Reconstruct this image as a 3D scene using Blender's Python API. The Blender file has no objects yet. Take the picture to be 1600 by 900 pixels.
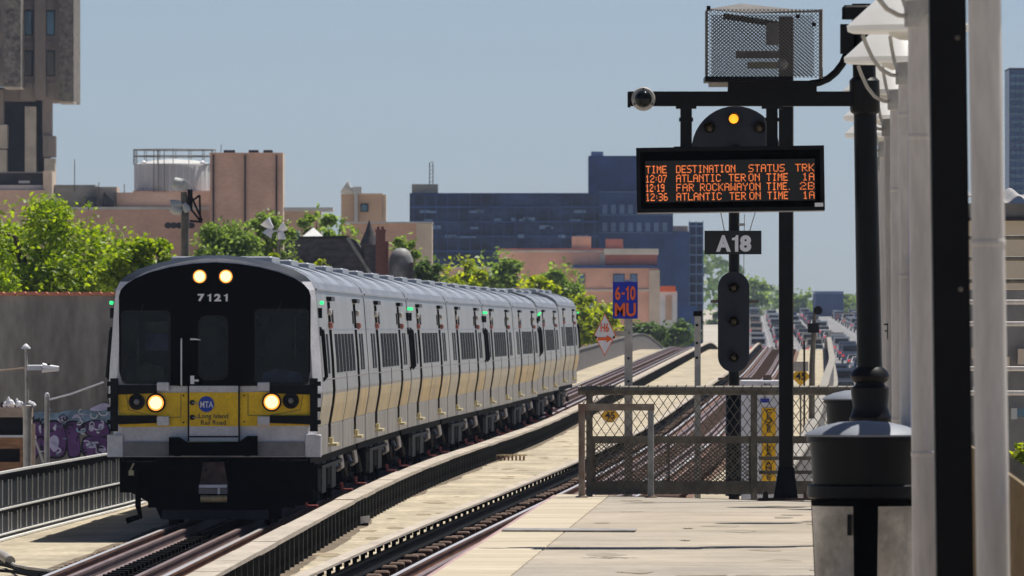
import bpy, math, random
import numpy as np
from mathutils import Vector, Matrix

random.seed(7)
R = math.radians
SC = bpy.context.scene
COL = SC.collection

# ------------------------------------------------------------------ camera
F = 17270.0            # focal length in photograph pixels (1600 wide)
HZ = 515.0             # picture row of the horizon
CH = 3.1               # camera height above the rail heads
HAZE = 0.00006         # density of the summer air
cam = bpy.data.cameras.new('camera')
cam_ob = bpy.data.objects.new('camera', cam)
COL.objects.link(cam_ob)
cam_ob.location = (0, 0, CH)
cam_ob.rotation_euler = (R(90), 0, 0)
cam.sensor_width = 36.0
cam.lens = F / 1600 * 36.0
cam.shift_y = (HZ - 450) / 1600
cam.clip_start = 1.0
cam.clip_end = 20000
cam.dof.use_dof = True
cam.dof.focus_distance = 135
cam.dof.aperture_fstop = 18
SC.camera = cam_ob

# ------------------------------------------------------------------ sky, sun, exposure
SUN_EL, SUN_AZ = 64.0, 42.0          # degrees; azimuth from +Y towards +X
w = bpy.data.worlds.new('World')
SC.world = w
w.use_nodes = True
wn = w.node_tree
bg = wn.nodes['Background']
sky = wn.nodes.new('ShaderNodeTexSky')
sky.sky_type = 'NISHITA'
sky.sun_disc = False
sky.sun_elevation = R(SUN_EL)
sky.sun_rotation = R(SUN_AZ)
sky.altitude = 0
sky.air_density = 0.43
sky.dust_density = 0.45
sky.ozone_density = 1.2
wn.links.new(sky.outputs[0], bg.inputs[0])
bg.inputs[1].default_value = 0.070
sl = bpy.data.lights.new('sun', 'SUN')
sl.energy = 4.9
sl.angle = R(0.5)
sl.color = (1.0, 0.95, 0.87)
sun = bpy.data.objects.new('sun', sl)
COL.objects.link(sun)
sv = Vector((math.sin(R(SUN_AZ)) * math.cos(R(SUN_EL)), math.cos(R(SUN_AZ)) * math.cos(R(SUN_EL)), math.sin(R(SUN_EL))))
sun.rotation_euler = sv.to_track_quat('Z', 'Y').to_euler()
sun.location = (60, 0, 80)
SC.view_settings.view_transform = 'Standard'
SC.view_settings.look = 'None'
SC.view_settings.exposure = 0.30
SC.view_settings.gamma = 1.0
SC.cycles.max_bounces = 6
SC.cycles.diffuse_bounces = 3
SC.cycles.glossy_bounces = 3
SC.cycles.transparent_max_bounces = 8
SC.cycles.volume_bounces = 0
SC.cycles.use_denoising = True
SC.cycles.sample_clamp_indirect = 6


# ------------------------------------------------------------------ helpers
def at(px, py, D):
    return Vector(((px - 800) / F * D, D, CH + (HZ - py) / F * D))

def ax(px, D): return (px - 800) / F * D
def az(py, D): return CH + (HZ - py) / F * D
def pxm(n, D): return n / F * D

MATS = {}
def mat(name, col, rough=0.7, metal=0.0, var=0.15, scale=3.0, bump=0.0, col2=None, stretch=(1, 1, 1), spec=0.4,
        emit=None, estr=0.0, detail=6.0, coat=0.0, rvar=0.0, fine=0.0):
    """procedural material: two tones mixed by noise, optional fine relief"""
    if name in MATS: return MATS[name]
    m = bpy.data.materials.new(name); m.use_nodes = True
    nt = m.node_tree; b = nt.nodes['Principled BSDF']
    b.inputs['Roughness'].default_value = rough
    b.inputs['Metallic'].default_value = metal
    b.inputs['Specular IOR Level'].default_value = spec
    b.inputs['Coat Weight'].default_value = coat
    if emit:
        b.inputs['Emission Color'].default_value = (*emit, 1)
        b.inputs['Emission Strength'].default_value = estr
    tc = nt.nodes.new('ShaderNodeTexCoord'); mp = nt.nodes.new('ShaderNodeMapping')
    mp.inputs['Scale'].default_value = stretch
    nt.links.new(tc.outputs['Object'], mp.inputs[0])
    n = nt.nodes.new('ShaderNodeTexNoise'); n.inputs['Scale'].default_value = scale; n.inputs['Detail'].default_value = detail
    n.inputs['Roughness'].default_value = 0.6
    nt.links.new(mp.outputs[0], n.inputs['Vector'])
    cr = nt.nodes.new('ShaderNodeValToRGB')
    c2 = col2 if col2 else tuple(max(0, c * (1 - var * 1.6)) for c in col)
    c1 = col if col2 else tuple(min(1, c * (1 + var * 0.6)) for c in col)
    cr.color_ramp.elements[0].position = 0.32; cr.color_ramp.elements[1].position = 0.68
    cr.color_ramp.elements[0].color = (*c2, 1); cr.color_ramp.elements[1].color = (*c1, 1)
    nt.links.new(n.outputs['Fac'], cr.inputs[0])
    out = cr.outputs[0]
    if fine > 0:
        n2 = nt.nodes.new('ShaderNodeTexNoise'); n2.inputs['Scale'].default_value = scale * 9; n2.inputs['Detail'].default_value = 4
        nt.links.new(mp.outputs[0], n2.inputs['Vector'])
        mr = nt.nodes.new('ShaderNodeMapRange'); mr.inputs[1].default_value = 0.3; mr.inputs[2].default_value = 0.7
        mr.inputs[3].default_value = 1 - fine; mr.inputs[4].default_value = 1 + fine * 0.5
        nt.links.new(n2.outputs['Fac'], mr.inputs[0])
        mx = nt.nodes.new('ShaderNodeMix'); mx.data_type = 'RGBA'; mx.blend_type = 'MULTIPLY'; mx.inputs[0].default_value = 1
        nt.links.new(out, mx.inputs[6]); nt.links.new(mr.outputs[0], mx.inputs[7])
        out = mx.outputs[2]
    nt.links.new(out, b.inputs['Base Color'])
    if rvar:
        mr = nt.nodes.new('ShaderNodeMapRange'); mr.inputs[3].default_value = max(0.02, rough - rvar); mr.inputs[4].default_value = min(1, rough + rvar)
        nt.links.new(n.outputs['Fac'], mr.inputs[0]); nt.links.new(mr.outputs[0], b.inputs['Roughness'])
    if bump:
        bp = nt.nodes.new('ShaderNodeBump'); bp.inputs['Strength'].default_value = bump; bp.inputs['Distance'].default_value = 0.02
        nt.links.new(n.outputs['Fac'], bp.inputs['Height']); nt.links.new(bp.outputs[0], b.inputs['Normal'])
    MATS[name] = m
    return m

def brickmat(name, c1, c2, mortar, scale, bw=0.22, bh=0.075, msize=0.012, rough=0.85, blotch=0.25):
    """far masonry whose bricks are too small to pick apart"""
    if name in MATS: return MATS[name]
    m = bpy.data.materials.new(name); m.use_nodes = True
    nt = m.node_tree; b = nt.nodes['Principled BSDF']; b.inputs['Roughness'].default_value = rough
    tc = nt.nodes.new('ShaderNodeTexCoord'); mp = nt.nodes.new('ShaderNodeMapping')
    mp.inputs['Rotation'].default_value = (R(90), 0, 0)
    nt.links.new(tc.outputs['Object'], mp.inputs[0])
    bk = nt.nodes.new('ShaderNodeTexBrick')
    bk.inputs['Color1'].default_value = (*c1, 1); bk.inputs['Color2'].default_value = (*c2, 1); bk.inputs['Mortar'].default_value = (*mortar, 1)
    bk.inputs['Scale'].default_value = scale; bk.inputs['Brick Width'].default_value = bw; bk.inputs['Row Height'].default_value = bh
    bk.inputs['Mortar Size'].default_value = msize
    nt.links.new(mp.outputs[0], bk.inputs[0])
    n = nt.nodes.new('ShaderNodeTexNoise'); n.inputs['Scale'].default_value = 0.35; n.inputs['Detail'].default_value = 8
    nt.links.new(tc.outputs['Object'], n.inputs['Vector'])
    mr = nt.nodes.new('ShaderNodeMapRange'); mr.inputs[1].default_value = 0.3; mr.inputs[2].default_value = 0.7
    mr.inputs[3].default_value = 1 - blotch; mr.inputs[4].default_value = 1.0 + blotch * 0.4
    nt.links.new(n.outputs['Fac'], mr.inputs[0])
    mx = nt.nodes.new('ShaderNodeMix'); mx.data_type = 'RGBA'; mx.blend_type = 'MULTIPLY'; mx.inputs[0].default_value = 1
    nt.links.new(bk.outputs[0], mx.inputs[6]); nt.links.new(mr.outputs[0], mx.inputs[7])
    nt.links.new(mx.outputs[2], b.inputs['Base Color'])
    MATS[name] = m
    return m

def leafmat(name, dark, light, trans=0.35):
    if name in MATS: return MATS[name]
    m = bpy.data.materials.new(name); m.use_nodes = True
    nt = m.node_tree; b = nt.nodes['Principled BSDF']; b.inputs['Roughness'].default_value = 0.5
    b.inputs['Specular IOR Level'].default_value = 0.35
    g = nt.nodes.new('ShaderNodeNewGeometry')
    cr = nt.nodes.new('ShaderNodeValToRGB')
    cr.color_ramp.elements[0].color = (*dark, 1); cr.color_ramp.elements[1].color = (*light, 1)
    nt.links.new(g.outputs['Random Per Island'], cr.inputs[0])
    nt.links.new(cr.outputs[0], b.inputs['Base Color'])
    t = nt.nodes.new('ShaderNodeBsdfTranslucent')
    hs = nt.nodes.new('ShaderNodeHueSaturation'); hs.inputs['Value'].default_value = 1.5; hs.inputs['Saturation'].default_value = 1.1
    nt.links.new(cr.outputs[0], hs.inputs['Color']); nt.links.new(hs.outputs[0], t.inputs[0])
    mx = nt.nodes.new('ShaderNodeMixShader'); mx.inputs[0].default_value = trans
    nt.links.new(b.outputs[0], mx.inputs[1]); nt.links.new(t.outputs[0], mx.inputs[2])
    nt.links.new(mx.outputs[0], nt.nodes['Material Output'].inputs[0])
    MATS[name] = m
    return m

def setp(o, label=None, cat=None, group=None, kind=None):
    if label: o['label'] = label
    if cat: o['category'] = cat
    if group: o['group'] = group
    if kind: o['kind'] = kind
    return o

def thing(name, label, cat, loc=(0, 0, 0), rz=0.0, group=None, kind=None, rot=None):
    o = bpy.data.objects.new(name, None); COL.objects.link(o)
    o.empty_display_size = 0.3
    o.location = loc; o.rotation_euler = rot if rot else (0, 0, rz)
    return setp(o, label, cat, group, kind)

def inst(mesh, name, parent=None, loc=(0, 0, 0), rot=(0, 0, 0), scale=(1, 1, 1)):
    o = bpy.data.objects.new(name, mesh); COL.objects.link(o)
    o.parent = parent; o.location = loc; o.rotation_euler = rot; o.scale = scale
    return o

class MB:
    """collects simple solids; build() links them as one mesh object"""
    def __init__(s): s.v = []; s.f = []
    def add(s, vs, fs):
        k = len(s.v); s.v += [tuple(v) for v in vs]; s.f += [tuple(i + k for i in f) for f in fs]; return s
    def box(s, x0, x1, y0, y1, z0, z1):
        return s.add([(x0, y0, z0), (x1, y0, z0), (x1, y1, z0), (x0, y1, z0), (x0, y0, z1), (x1, y0, z1), (x1, y1, z1), (x0, y1, z1)],
                     [(0, 3, 2, 1), (4, 5, 6, 7), (0, 1, 5, 4), (1, 2, 6, 5), (2, 3, 7, 6), (3, 0, 4, 7)])
    def cbox(s, x0, x1, y0, y1, z0, z1, c):
        """box with chamfered vertical and top edges"""
        b = [(x0 + c, y0), (x1 - c, y0), (x1, y0 + c), (x1, y1 - c), (x1 - c, y1), (x0 + c, y1), (x0, y1 - c), (x0, y0 + c)]
        t = [(x0 + 2 * c, y0 + c), (x1 - 2 * c, y0 + c), (x1 - c, y0 + 2 * c), (x1 - c, y1 - 2 * c), (x1 - 2 * c, y1 - c), (x0 + 2 * c, y1 - c), (x0 + c, y1 - 2 * c), (x0 + c, y0 + 2 * c)]
        vs = [(x, y, z0) for x, y in b] + [(x, y, z1 - c) for x, y in b] + [(x, y, z1) for x, y in t]
        fs = [tuple(range(7, -1, -1)), tuple(range(16, 24))]
        for k in range(8):
            l = (k + 1) % 8
            fs += [(k, l, 8 + l, 8 + k), (8 + k, 8 + l, 16 + l, 16 + k)]
        return s.add(vs, fs)
    def bar(s, a, b, w, h=None, up=(0, 0, 1)):
        """square bar between two points"""
        h = h or w
        a = Vector(a); b = Vector(b); d = (b - a).normalized(); u = Vector(up)
        if abs(d.dot(u)) > 0.98: u = Vector((0, 1, 0))
        r = d.cross(u).normalized() * w / 2; t = r.cross(d).normalized() * h / 2
        vs = [a - r - t, a + r - t, a + r + t, a - r + t, b - r - t, b + r - t, b + r + t, b - r + t]
        return s.add(vs, [(0, 3, 2, 1), (4, 5, 6, 7), (0, 1, 5, 4), (1, 2, 6, 5), (2, 3, 7, 6), (3, 0, 4, 7)])
    def tube(s, pts, r, n=8, caps=True):
        pts = [Vector(p) for p in pts]; k = len(pts); rr = r if isinstance(r, (list, tuple)) else [r] * k
        vs = []; u = None
        for i, p in enumerate(pts):
            d = (pts[min(i + 1, k - 1)] - pts[max(i - 1, 0)]).normalized()
            if u is None:
                u = d.cross(Vector((0, 0, 1)))
                if u.length < 0.05: u = d.cross(Vector((0, 1, 0)))
            u = (u - d * u.dot(d)).normalized(); t = d.cross(u)
            for j in range(n):
                a = 2 * math.pi * j / n
                vs.append(p + (u * math.cos(a) + t * math.sin(a)) * rr[i])
        fs = []
        for i in range(k - 1):
            for j in range(n):
                l = (j + 1) % n
                fs.append((i * n + j, i * n + l, (i + 1) * n + l, (i + 1) * n + j))
        if caps: fs += [tuple(range(n - 1, -1, -1)), tuple(range((k - 1) * n, k * n))]
        return s.add(vs, fs)
    def lathe(s, prof, n=24, c=(0, 0), axis='z', c3=None):
        """profile [(r, h)] turned about a vertical axis (or about y for axis='y')"""
        vs = []
        for r, h in prof:
            for j in range(n):
                a = 2 * math.pi * j / n
                if axis == 'z': vs.append((c[0] + r * math.cos(a), c[1] + r * math.sin(a), h))
                else: vs.append((c3[0] + r * math.cos(a), c3[1] + h, c3[2] + r * math.sin(a)))
        fs = []
        for i in range(len(prof) - 1):
            for j in range(n):
                l = (j + 1) % n
                fs.append((i * n + j, i * n + l, (i + 1) * n + l, (i + 1) * n + j))
        fs += [tuple(range(n - 1, -1, -1)), tuple(range((len(prof) - 1) * n, len(prof) * n))]
        return s.add(vs, fs)
    def prism(s, pts, y0, y1):
        """outline [(x, z)] extruded along y"""
        n = len(pts)
        vs = [(x, y0, z) for x, z in pts] + [(x, y1, z) for x, z in pts]
        fs = [tuple(range(n)), tuple(range(2 * n - 1, n - 1, -1))]
        for i in range(n):
            j = (i + 1) % n
            fs.append((i, n + i, n + j, j))
        return s.add(vs, fs)
    def zprism(s, pts, z0, z1):
        n = len(pts)
        vs = [(x, y, z0) for x, y in pts] + [(x, y, z1) for x, y in pts]
        fs = [tuple(range(n - 1, -1, -1)), tuple(range(n, 2 * n))]
        for i in range(n):
            j = (i + 1) % n
            fs.append((i, j, n + j, n + i))
        return s.add(vs, fs)
    def mesh(s, name, m, smooth=False):
        me = bpy.data.meshes.new(name); me.from_pydata(s.v, [], s.f)
        if m: me.materials.append(m)
        import bmesh
        bm = bmesh.new(); bm.from_mesh(me); bmesh.ops.recalc_face_normals(bm, faces=bm.faces); bm.to_mesh(me); bm.free()
        if smooth:
            me.polygons.foreach_set('use_smooth', [True] * len(me.polygons))
            me.set_sharp_from_angle(angle=R(38))
        return me
    def build(s, name, m, parent=None, smooth=False, loc=(0, 0, 0), rot=(0, 0, 0)):
        return inst(s.mesh(name, m, smooth), name, parent, loc, rot)

def ellipse(cx, cz, rx, rz, n=28, a0=0, a1=360):
    return [(cx + rx * math.cos(R(a0 + (a1 - a0) * k / n)), cz + rz * math.sin(R(a0 + (a1 - a0) * k / n))) for k in range(n if a1 - a0 == 360 else n + 1)]

def rrect(x0, x1, z0, z1, r, n=5):
    p = []
    for cx, cz, a in ((x1 - r, z1 - r, 0), (x0 + r, z1 - r, 90), (x0 + r, z0 + r, 180), (x1 - r, z0 + r, 270)):
        for k in range(n + 1):
            t = R(a + 90 * k / n); p.append((cx + r * math.cos(t), cz + r * math.sin(t)))
    return p

def text_obj(s, w_, h_, m, name, parent, loc, depth=0.006, bold=0.0, vertical=False):
    """writing as flat letters w_ wide and h_ high, facing -Y, centred on loc"""
    c = bpy.data.curves.new('t', 'FONT'); c.body = s; c.size = 1; c.extrude = 0.02; c.offset = bold
    c.align_x = 'CENTER'; c.resolution_u = 3
    if vertical: c.space_line = 0.82
    o = bpy.data.objects.new('t', c); COL.objects.link(o)
    dg = bpy.context.evaluated_depsgraph_get()
    me = bpy.data.meshes.new_from_object(o.evaluated_get(dg))
    bpy.data.objects.remove(o); bpy.data.curves.remove(c)
    n = len(me.vertices); a = np.empty(n * 3); me.vertices.foreach_get('co', a); a = a.reshape(-1, 3)
    lo = a.min(0); hi = a.max(0); ce = (lo + hi) / 2; sz = hi - lo
    b = np.stack([(a[:, 0] - ce[0]) / sz[0] * w_, -(a[:, 2] - ce[2]) / sz[2] * depth, (a[:, 1] - ce[1]) / sz[1] * h_], 1)
    me.vertices.foreach_set('co', b.ravel()); me.materials.clear(); me.materials.append(m); me.update()
    return inst(me, name, parent, loc)

ONE = [(.16, 0), (.34, 0), (.34, 1), (.22, 1), (.17, .88), (.0, .82), (.0, .69), (.16, .70)]
def numerals(s, w_, h_, m, name, parent, loc, depth=0.006, bold=0.03, gap=.13):
    """writing set glyph by glyph, with an upright flagged figure one"""
    V = []; Fc = []; x = 0.0
    for ch in s:
        if ch == '1':
            n = len(ONE); vs = [(px, y, pz) for y in (0, 1) for px, pz in ONE]
            fs = [tuple(range(n)), tuple(range(2 * n - 1, n - 1, -1))] + [(i, n + i, n + (i + 1) % n, (i + 1) % n) for i in range(n)]
            wd = .36
        elif ch == '-':
            vs = [(px, y, pz) for y in (0, 1) for px, pz in ((0, .40), (.34, .40), (.34, .55), (0, .55))]
            fs = [(0, 1, 2, 3), (7, 6, 5, 4), (0, 4, 5, 1), (1, 5, 6, 2), (2, 6, 7, 3), (3, 7, 4, 0)]; wd = .34
        else:
            t = text_obj(ch, .62 if ch != 'A' else .80, 1.0, m, 't', None, (0, 0, 0), 1.0, bold); me = t.data
            vs = [(v.co.x + (.31 if ch != 'A' else .40), v.co.y + .5, v.co.z + .5) for v in me.vertices]; fs = [tuple(p.vertices) for p in me.polygons]
            wd = .62 if ch != 'A' else .80; bpy.data.objects.remove(t)
        k = len(V); V += [(vx + x, vy, vz) for vx, vy, vz in vs]; Fc += [tuple(i + k for i in f) for f in fs]
        x += wd + gap
    x -= gap
    mb = MB(); mb.v = [((vx / x - .5) * w_, (vy - .5) * depth, (vz - .5) * h_) for vx, vy, vz in V]; mb.f = Fc
    return mb.build(name, m, parent, False, loc)

# curves of the two tracks: smooth tables over distance
_g = np.arange(0, 1200, 2.0)
def _table(pts, sig):
    xs, ys = zip(*pts)
    t = np.interp(_g, xs, ys)
    lo = (ys[1] - ys[0]) / (xs[1] - xs[0]); hi = (ys[-1] - ys[-2]) / (xs[-1] - xs[-2])
    t = np.where(_g < xs[0], ys[0] + (_g - xs[0]) * lo, t); t = np.where(_g > xs[-1], ys[-1] + (_g - xs[-1]) * hi, t)
    k = np.exp(-0.5 * (np.arange(-40, 41) * 2 / sig) ** 2); k /= k.sum()
    pad = np.concatenate([t[0] - lo * 2 * np.arange(40, 0, -1), t, t[-1] + hi * 2 * np.arange(1, 41)])
    return np.convolve(pad, k, 'valid')
_c1 = _table([(40, -6.3), (90, -5.8), (139, -5.12), (172.7, -4.65), (198.6, -4.26), (224.5, -3.75), (250.4, -3.08), (276.3, -2.31), (800, 12.6), (1000, 18.5)], 14)
_c2 = _table([(40, -3.5), (83.4, -2.34), (102.7, -1.83), (124.5, -1.2), (139, -.80), (171.6, .36), (232, 2.5), (473, 9.9), (545, 12.2), (771, 18.5), (1000, 24.5)], 20)
_zr = _table([(0, 0), (330, 0), (800, 2.02), (1000, -1.0)], 22)
def C1(D): return float(np.interp(D, _g, _c1))
def C2(D): return float(np.interp(D, _g, _c2))
def ZR(D): return float(np.interp(D, _g, _zr))
def EDGE(D): return -0.6 + 0.0272 * (D - 83.4)      # platform edge
PZ = 1.25                                           # platform height

def Ds(a, b):
    out = [a]
    while out[-1] < b: out.append(min(b, out[-1] + (3 if out[-1] < 260 else 8)))
    return out

def sweep(prof, cf, a, b, mb=None):
    """profile [(dx, dz)] carried along a track"""
    mb = mb or MB(); n = len(prof); ds = Ds(a, b); vs = []
    for D in ds:
        c = cf(D); z = ZR(D)
        vs += [(c + dx, D, z + dz) for dx, dz in prof]
    fs = [tuple(range(n)), tuple(range((len(ds) - 1) * n + n - 1, (len(ds) - 1) * n - 1, -1))]
    for i in range(len(ds) - 1):
        for j in range(n):
            l = (j + 1) % n
            fs.append((i * n + j, (i + 1) * n + j, (i + 1) * n + l, i * n + l))
    return mb.add(vs, fs)

def rect(x0, x1, z0, z1): return [(x0, z0), (x1, z0), (x1, z1), (x0, z1)]

# ------------------------------------------------------------------ materials
M = {}
M['asphalt'] = mat('asphalt', (.13, .13, .125), .85, scale=.4, fine=.1)
M['city'] = mat('city ground', (.44, .40, .34), .9, scale=.05)  # pale colour set to bounce sunlight up onto the shaded fronts
M['plank'] = mat('pale walkway boards', (.50, .42, .29), .85, scale=1.2, var=.12, stretch=(1, .25, 1), fine=.12)
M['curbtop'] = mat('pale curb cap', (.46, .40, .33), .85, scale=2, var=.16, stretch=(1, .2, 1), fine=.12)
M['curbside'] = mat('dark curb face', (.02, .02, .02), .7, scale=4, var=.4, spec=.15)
M['rail'] = mat('worn rail steel', (.24, .13, .09), .5, metal=.25, scale=5, var=.3, stretch=(1, .1, 1))
M['railhead'] = mat('polished rail head', (.66, .64, .64), .35, metal=.6, scale=5, var=.1)
M['guard'] = mat('guard rail steel', (.26, .19, .18), .42, metal=.4, scale=5, var=.2, stretch=(1, .1, 1))
M['tie'] = mat('creosoted timber', (.17, .105, .075), .9, scale=6, var=.35, stretch=(.3, 1, 1), fine=.2)
M['ballast'] = mat('rusty ballast', (.23, .135, .09), .95, scale=6, var=.5, bump=.6, fine=.3)
M['concrete'] = mat('viaduct concrete', (.30, .28, .25), .9, scale=.8, var=.2)
M['slab'] = mat('platform concrete', (.40, .345, .27), .8, scale=1.1, var=.12, fine=.08, stretch=(.5, 1, 1))
M['edging'] = mat('pale platform edging', (.56, .48, .345), .8, scale=1.4, var=.12, fine=.1, stretch=(.4, 1.5, 1))
M['black'] = mat('black paint', (.006, .006, .007), .42, scale=4, var=.3, rvar=.12, spec=.16)
M['blackmatte'] = mat('matte black', (.002, .002, .0025), .8, scale=4, var=.3, spec=.03)
M['under'] = mat('underfloor black', (.0035, .003, .003), .75, scale=5, var=.5, spec=.05)
M['undergrey'] = mat('underfloor grey', (.035, .032, .03), .6, scale=4, var=.6, spec=.15)
M['silver'] = mat('stainless body', (.43, .41, .395), .36, metal=.55, scale=1.2, col2=(.24, .23, .225), stretch=(1, .55, .8), fine=.14, bump=.6, rvar=.14)  # darker second tone paints wavy reflections into the steel
M['silverlow'] = mat('dusty stainless skirt', (.35, .315, .28), .55, metal=.25, scale=2.2, var=.34, stretch=(1, 1.4, .25), fine=.2)
M['roofm'] = mat('train roof steel', (.29, .315, .36), .45, metal=.3, scale=1.2, var=.1, stretch=(1, .2, 1))
M['frontsilver'] = mat('painted front panels', (.66, .655, .68), .45, metal=.1, scale=2, var=.14, fine=.12)
M['bumper'] = mat('dull bumper panel', (.23, .23, .235), .55, scale=3, var=.2)
M['yellow'] = mat('train yellow', (.96, .60, .012), .5, scale=3, var=.14, fine=.14)
M['sidestripe'] = mat('sun washed yellow band', (.70, .52, .24), .5, scale=1.1, col2=(.44, .37, .27), metal=.2, fine=.2, stretch=(1, .9, .45))  # pale and greyish tones paint grazing sun and broken reflections
M['mask'] = mat('gloss black mask', (.0015, .0015, .002), .3, scale=2, var=.2, spec=.04)
M['glass'] = mat('dark glass', (.008, .011, .011), .08, scale=1.2, var=.6, spec=.22)
M['sideglass'] = mat('tinted side glass', (.012, .013, .016), .6, scale=1.2, var=.5, spec=.03)
M['white'] = mat('white lettering', (.85, .85, .86), .5, scale=8, var=.05)
M['mtablue'] = mat('logo blue', (.015, .06, .42), .5, scale=8, var=.05)
M['navy'] = mat('navy lettering', (.06, .05, .05), .5, scale=8, var=.05)
M['lamp'] = mat('lit headlamp', (.9, .7, .4), .3, emit=(1.0, .66, .30), estr=1.7)
M['lamprim'] = mat('headlamp glow rim', (.9, .4, .1), .3, emit=(1.0, .34, .05), estr=1.2)
M['green'] = mat('lit green lamp', (.05, .8, .2), .3, emit=(.03, .85, .25), estr=1.0)
M['redlens'] = mat('red lens', (.42, .17, .14), .4)
M['whitelens'] = mat('white lens', (.7, .66, .6), .3)
M['amber'] = mat('lit amber lamp', (1, .45, .05), .3, emit=(1.0, .34, .02), estr=1.4)
M['led'] = mat('lit LED dots', (1, .3, .1), .4, emit=(1.0, .22, .05), estr=1.05)
M['steelgrey'] = mat('weathered galvanised steel', (.17, .15, .12), .6, metal=.1, scale=4, var=.3, fine=.15)
M['galv'] = mat('galvanised post', (.46, .44, .41), .55, metal=.2, scale=4, var=.2, fine=.1)
M['rustframe'] = mat('rusty grey pipe', (.27, .24, .20), .65, scale=6, var=.4, col2=(.15, .075, .045), fine=.1)
M['wire'] = mat('chain link wire', (.14, .125, .10), .55, metal=.3, scale=8, var=.3)
M['signblue'] = mat('sign blue', (.015, .03, .42), .5, scale=5, var=.1)
M['signorange'] = mat('sign orange', (.85, .15, .035), .5, scale=5, var=.1)
M['signwhite'] = mat('sign white', (.80, .80, .83), .5, scale=5, var=.05)
M['signyellow'] = mat('sign yellow', (.96, .53, .012), .5, scale=5, var=.12)
M['signblack'] = mat('sign black', (.012, .012, .013), .5, scale=5, var=.1)
M['cabinet'] = mat('pale grey cabinet paint', (.70, .70, .75), .5, scale=2, var=.08, fine=.06)
M['postwhite'] = mat('off white post enamel', (.62, .57, .53), .42, scale=2.5, var=.12, stretch=(1.5, 1.5, .25), fine=.12, detail=9)
M['shade'] = mat('white lamp shade', (.82, .82, .80), .35, scale=3, var=.05)

def shademat():
    m = bpy.data.materials.new('translucent white shade'); m.use_nodes = True
    nt = m.node_tree; b = nt.nodes['Principled BSDF']; b.inputs['Roughness'].default_value = .35
    n = nt.nodes.new('ShaderNodeTexNoise'); n.inputs['Scale'].default_value = 3
    cr = nt.nodes.new('ShaderNodeValToRGB'); cr.color_ramp.elements[0].color = (.76, .75, .72, 1); cr.color_ramp.elements[1].color = (.88, .88, .87, 1)
    nt.links.new(n.outputs['Fac'], cr.inputs[0]); nt.links.new(cr.outputs[0], b.inputs['Base Color'])
    t = nt.nodes.new('ShaderNodeBsdfTranslucent'); nt.links.new(cr.outputs[0], t.inputs[0])
    mx = nt.nodes.new('ShaderNodeMixShader'); mx.inputs[0].default_value = .4
    nt.links.new(b.outputs[0], mx.inputs[1]); nt.links.new(t.outputs[0], mx.inputs[2]); nt.links.new(mx.outputs[0], nt.nodes['Material Output'].inputs[0])
    return m
M['shade'] = shademat()

# ================================================================== SETTING
def gz(D):
    return -5.6 + 0.006 * max(0, min(D, 2650) - 400)

mb = MB(); ys = [-60, 200, 400, 800, 1200, 1800, 2400, 2650, 3400, 4600]
for i, y in enumerate(ys): mb.v += [(-1100, y, gz(y)), (1100, y, gz(y))]
mb.f = [(2 * i, 2 * i + 1, 2 * i + 3, 2 * i + 2) for i in range(len(ys) - 1)]
setp(mb.build('ground', M['city']), 'city ground paled to bounce light beneath the viaduct and buildings', kind='structure')

M['avenuem'] = mat('pale avenue concrete', (.21, .205, .205), .85, scale=.15, var=.15, fine=.1)
def AVL(D): return 21 + 0.0213 * (D - 1000)
mb = MB(); ys = [420, 700, 1000, 1500, 2000, 2600]
for y in ys: mb.v += [(AVL(y), y, gz(y) + .03), (AVL(y) + 32, y, gz(y) + .03)]
mb.f = [(2 * i, 2 * i + 1, 2 * i + 3, 2 * i + 2) for i in range(len(ys) - 1)]
ave = setp(mb.build('avenue', M['avenuem']), 'pale avenue full of traffic running beside the viaduct', kind='structure')
mb = MB()
for off in (3.2, 6.6, 10.0, 16.6, 20.0, 23.4, 27):
    y = 520
    while y < 2300:
        x = AVL(y) + off; x2 = AVL(y + 3) + off
        mb.add([(x, y, gz(y) + .05), (x + .15, y, gz(y) + .05), (x2 + .15, y + 3, gz(y + 3) + .05), (x2, y + 3, gz(y + 3) + .05)], [(0, 1, 2, 3)])
        y += 12
o = mb.build('lane_markings', M['white'], ave); o['kind'] = 'stuff'

# viaduct deck under everything
via = setp(thing('viaduct', 'concrete viaduct carrying both tracks between its parapets', None), kind='structure')
def CM(D): return 0.0
mb = MB(); n = 0; vs = []; ds = Ds(30, 900)
for D in ds:
    z = ZR(D)
    for x, dz in ((C1(D) - 3.5, -.42), (C2(D) + 3.9, -.42), (C2(D) + 3.9, -1.5), (C1(D) - 3.5, -1.5)): vs.append((x, D, z + dz))
fs = []
for i in range(len(ds) - 1):
    for j in range(4):
        l = (j + 1) % 4; fs.append((i * 4 + j, (i + 1) * 4 + j, (i + 1) * 4 + l, i * 4 + l))
fs += [(0, 1, 2, 3), tuple(range(len(vs) - 1, len(vs) - 5, -1))]
mb.add(vs, fs); mb.build('deck_slab', M['concrete'], via)
mb = MB()
for k in range(0, 14):
    D = 60 + 60 * k; x = (C1(D) + C2(D)) / 2
    for s in (-1, 1): mb.box(x + s * 2.6 - .6, x + s * 2.6 + .6, D - .6, D + .6, gz(D) - .2, ZR(D) - 1.45)
mb.build('viaduct_pier', M['concrete'], via)

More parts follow.
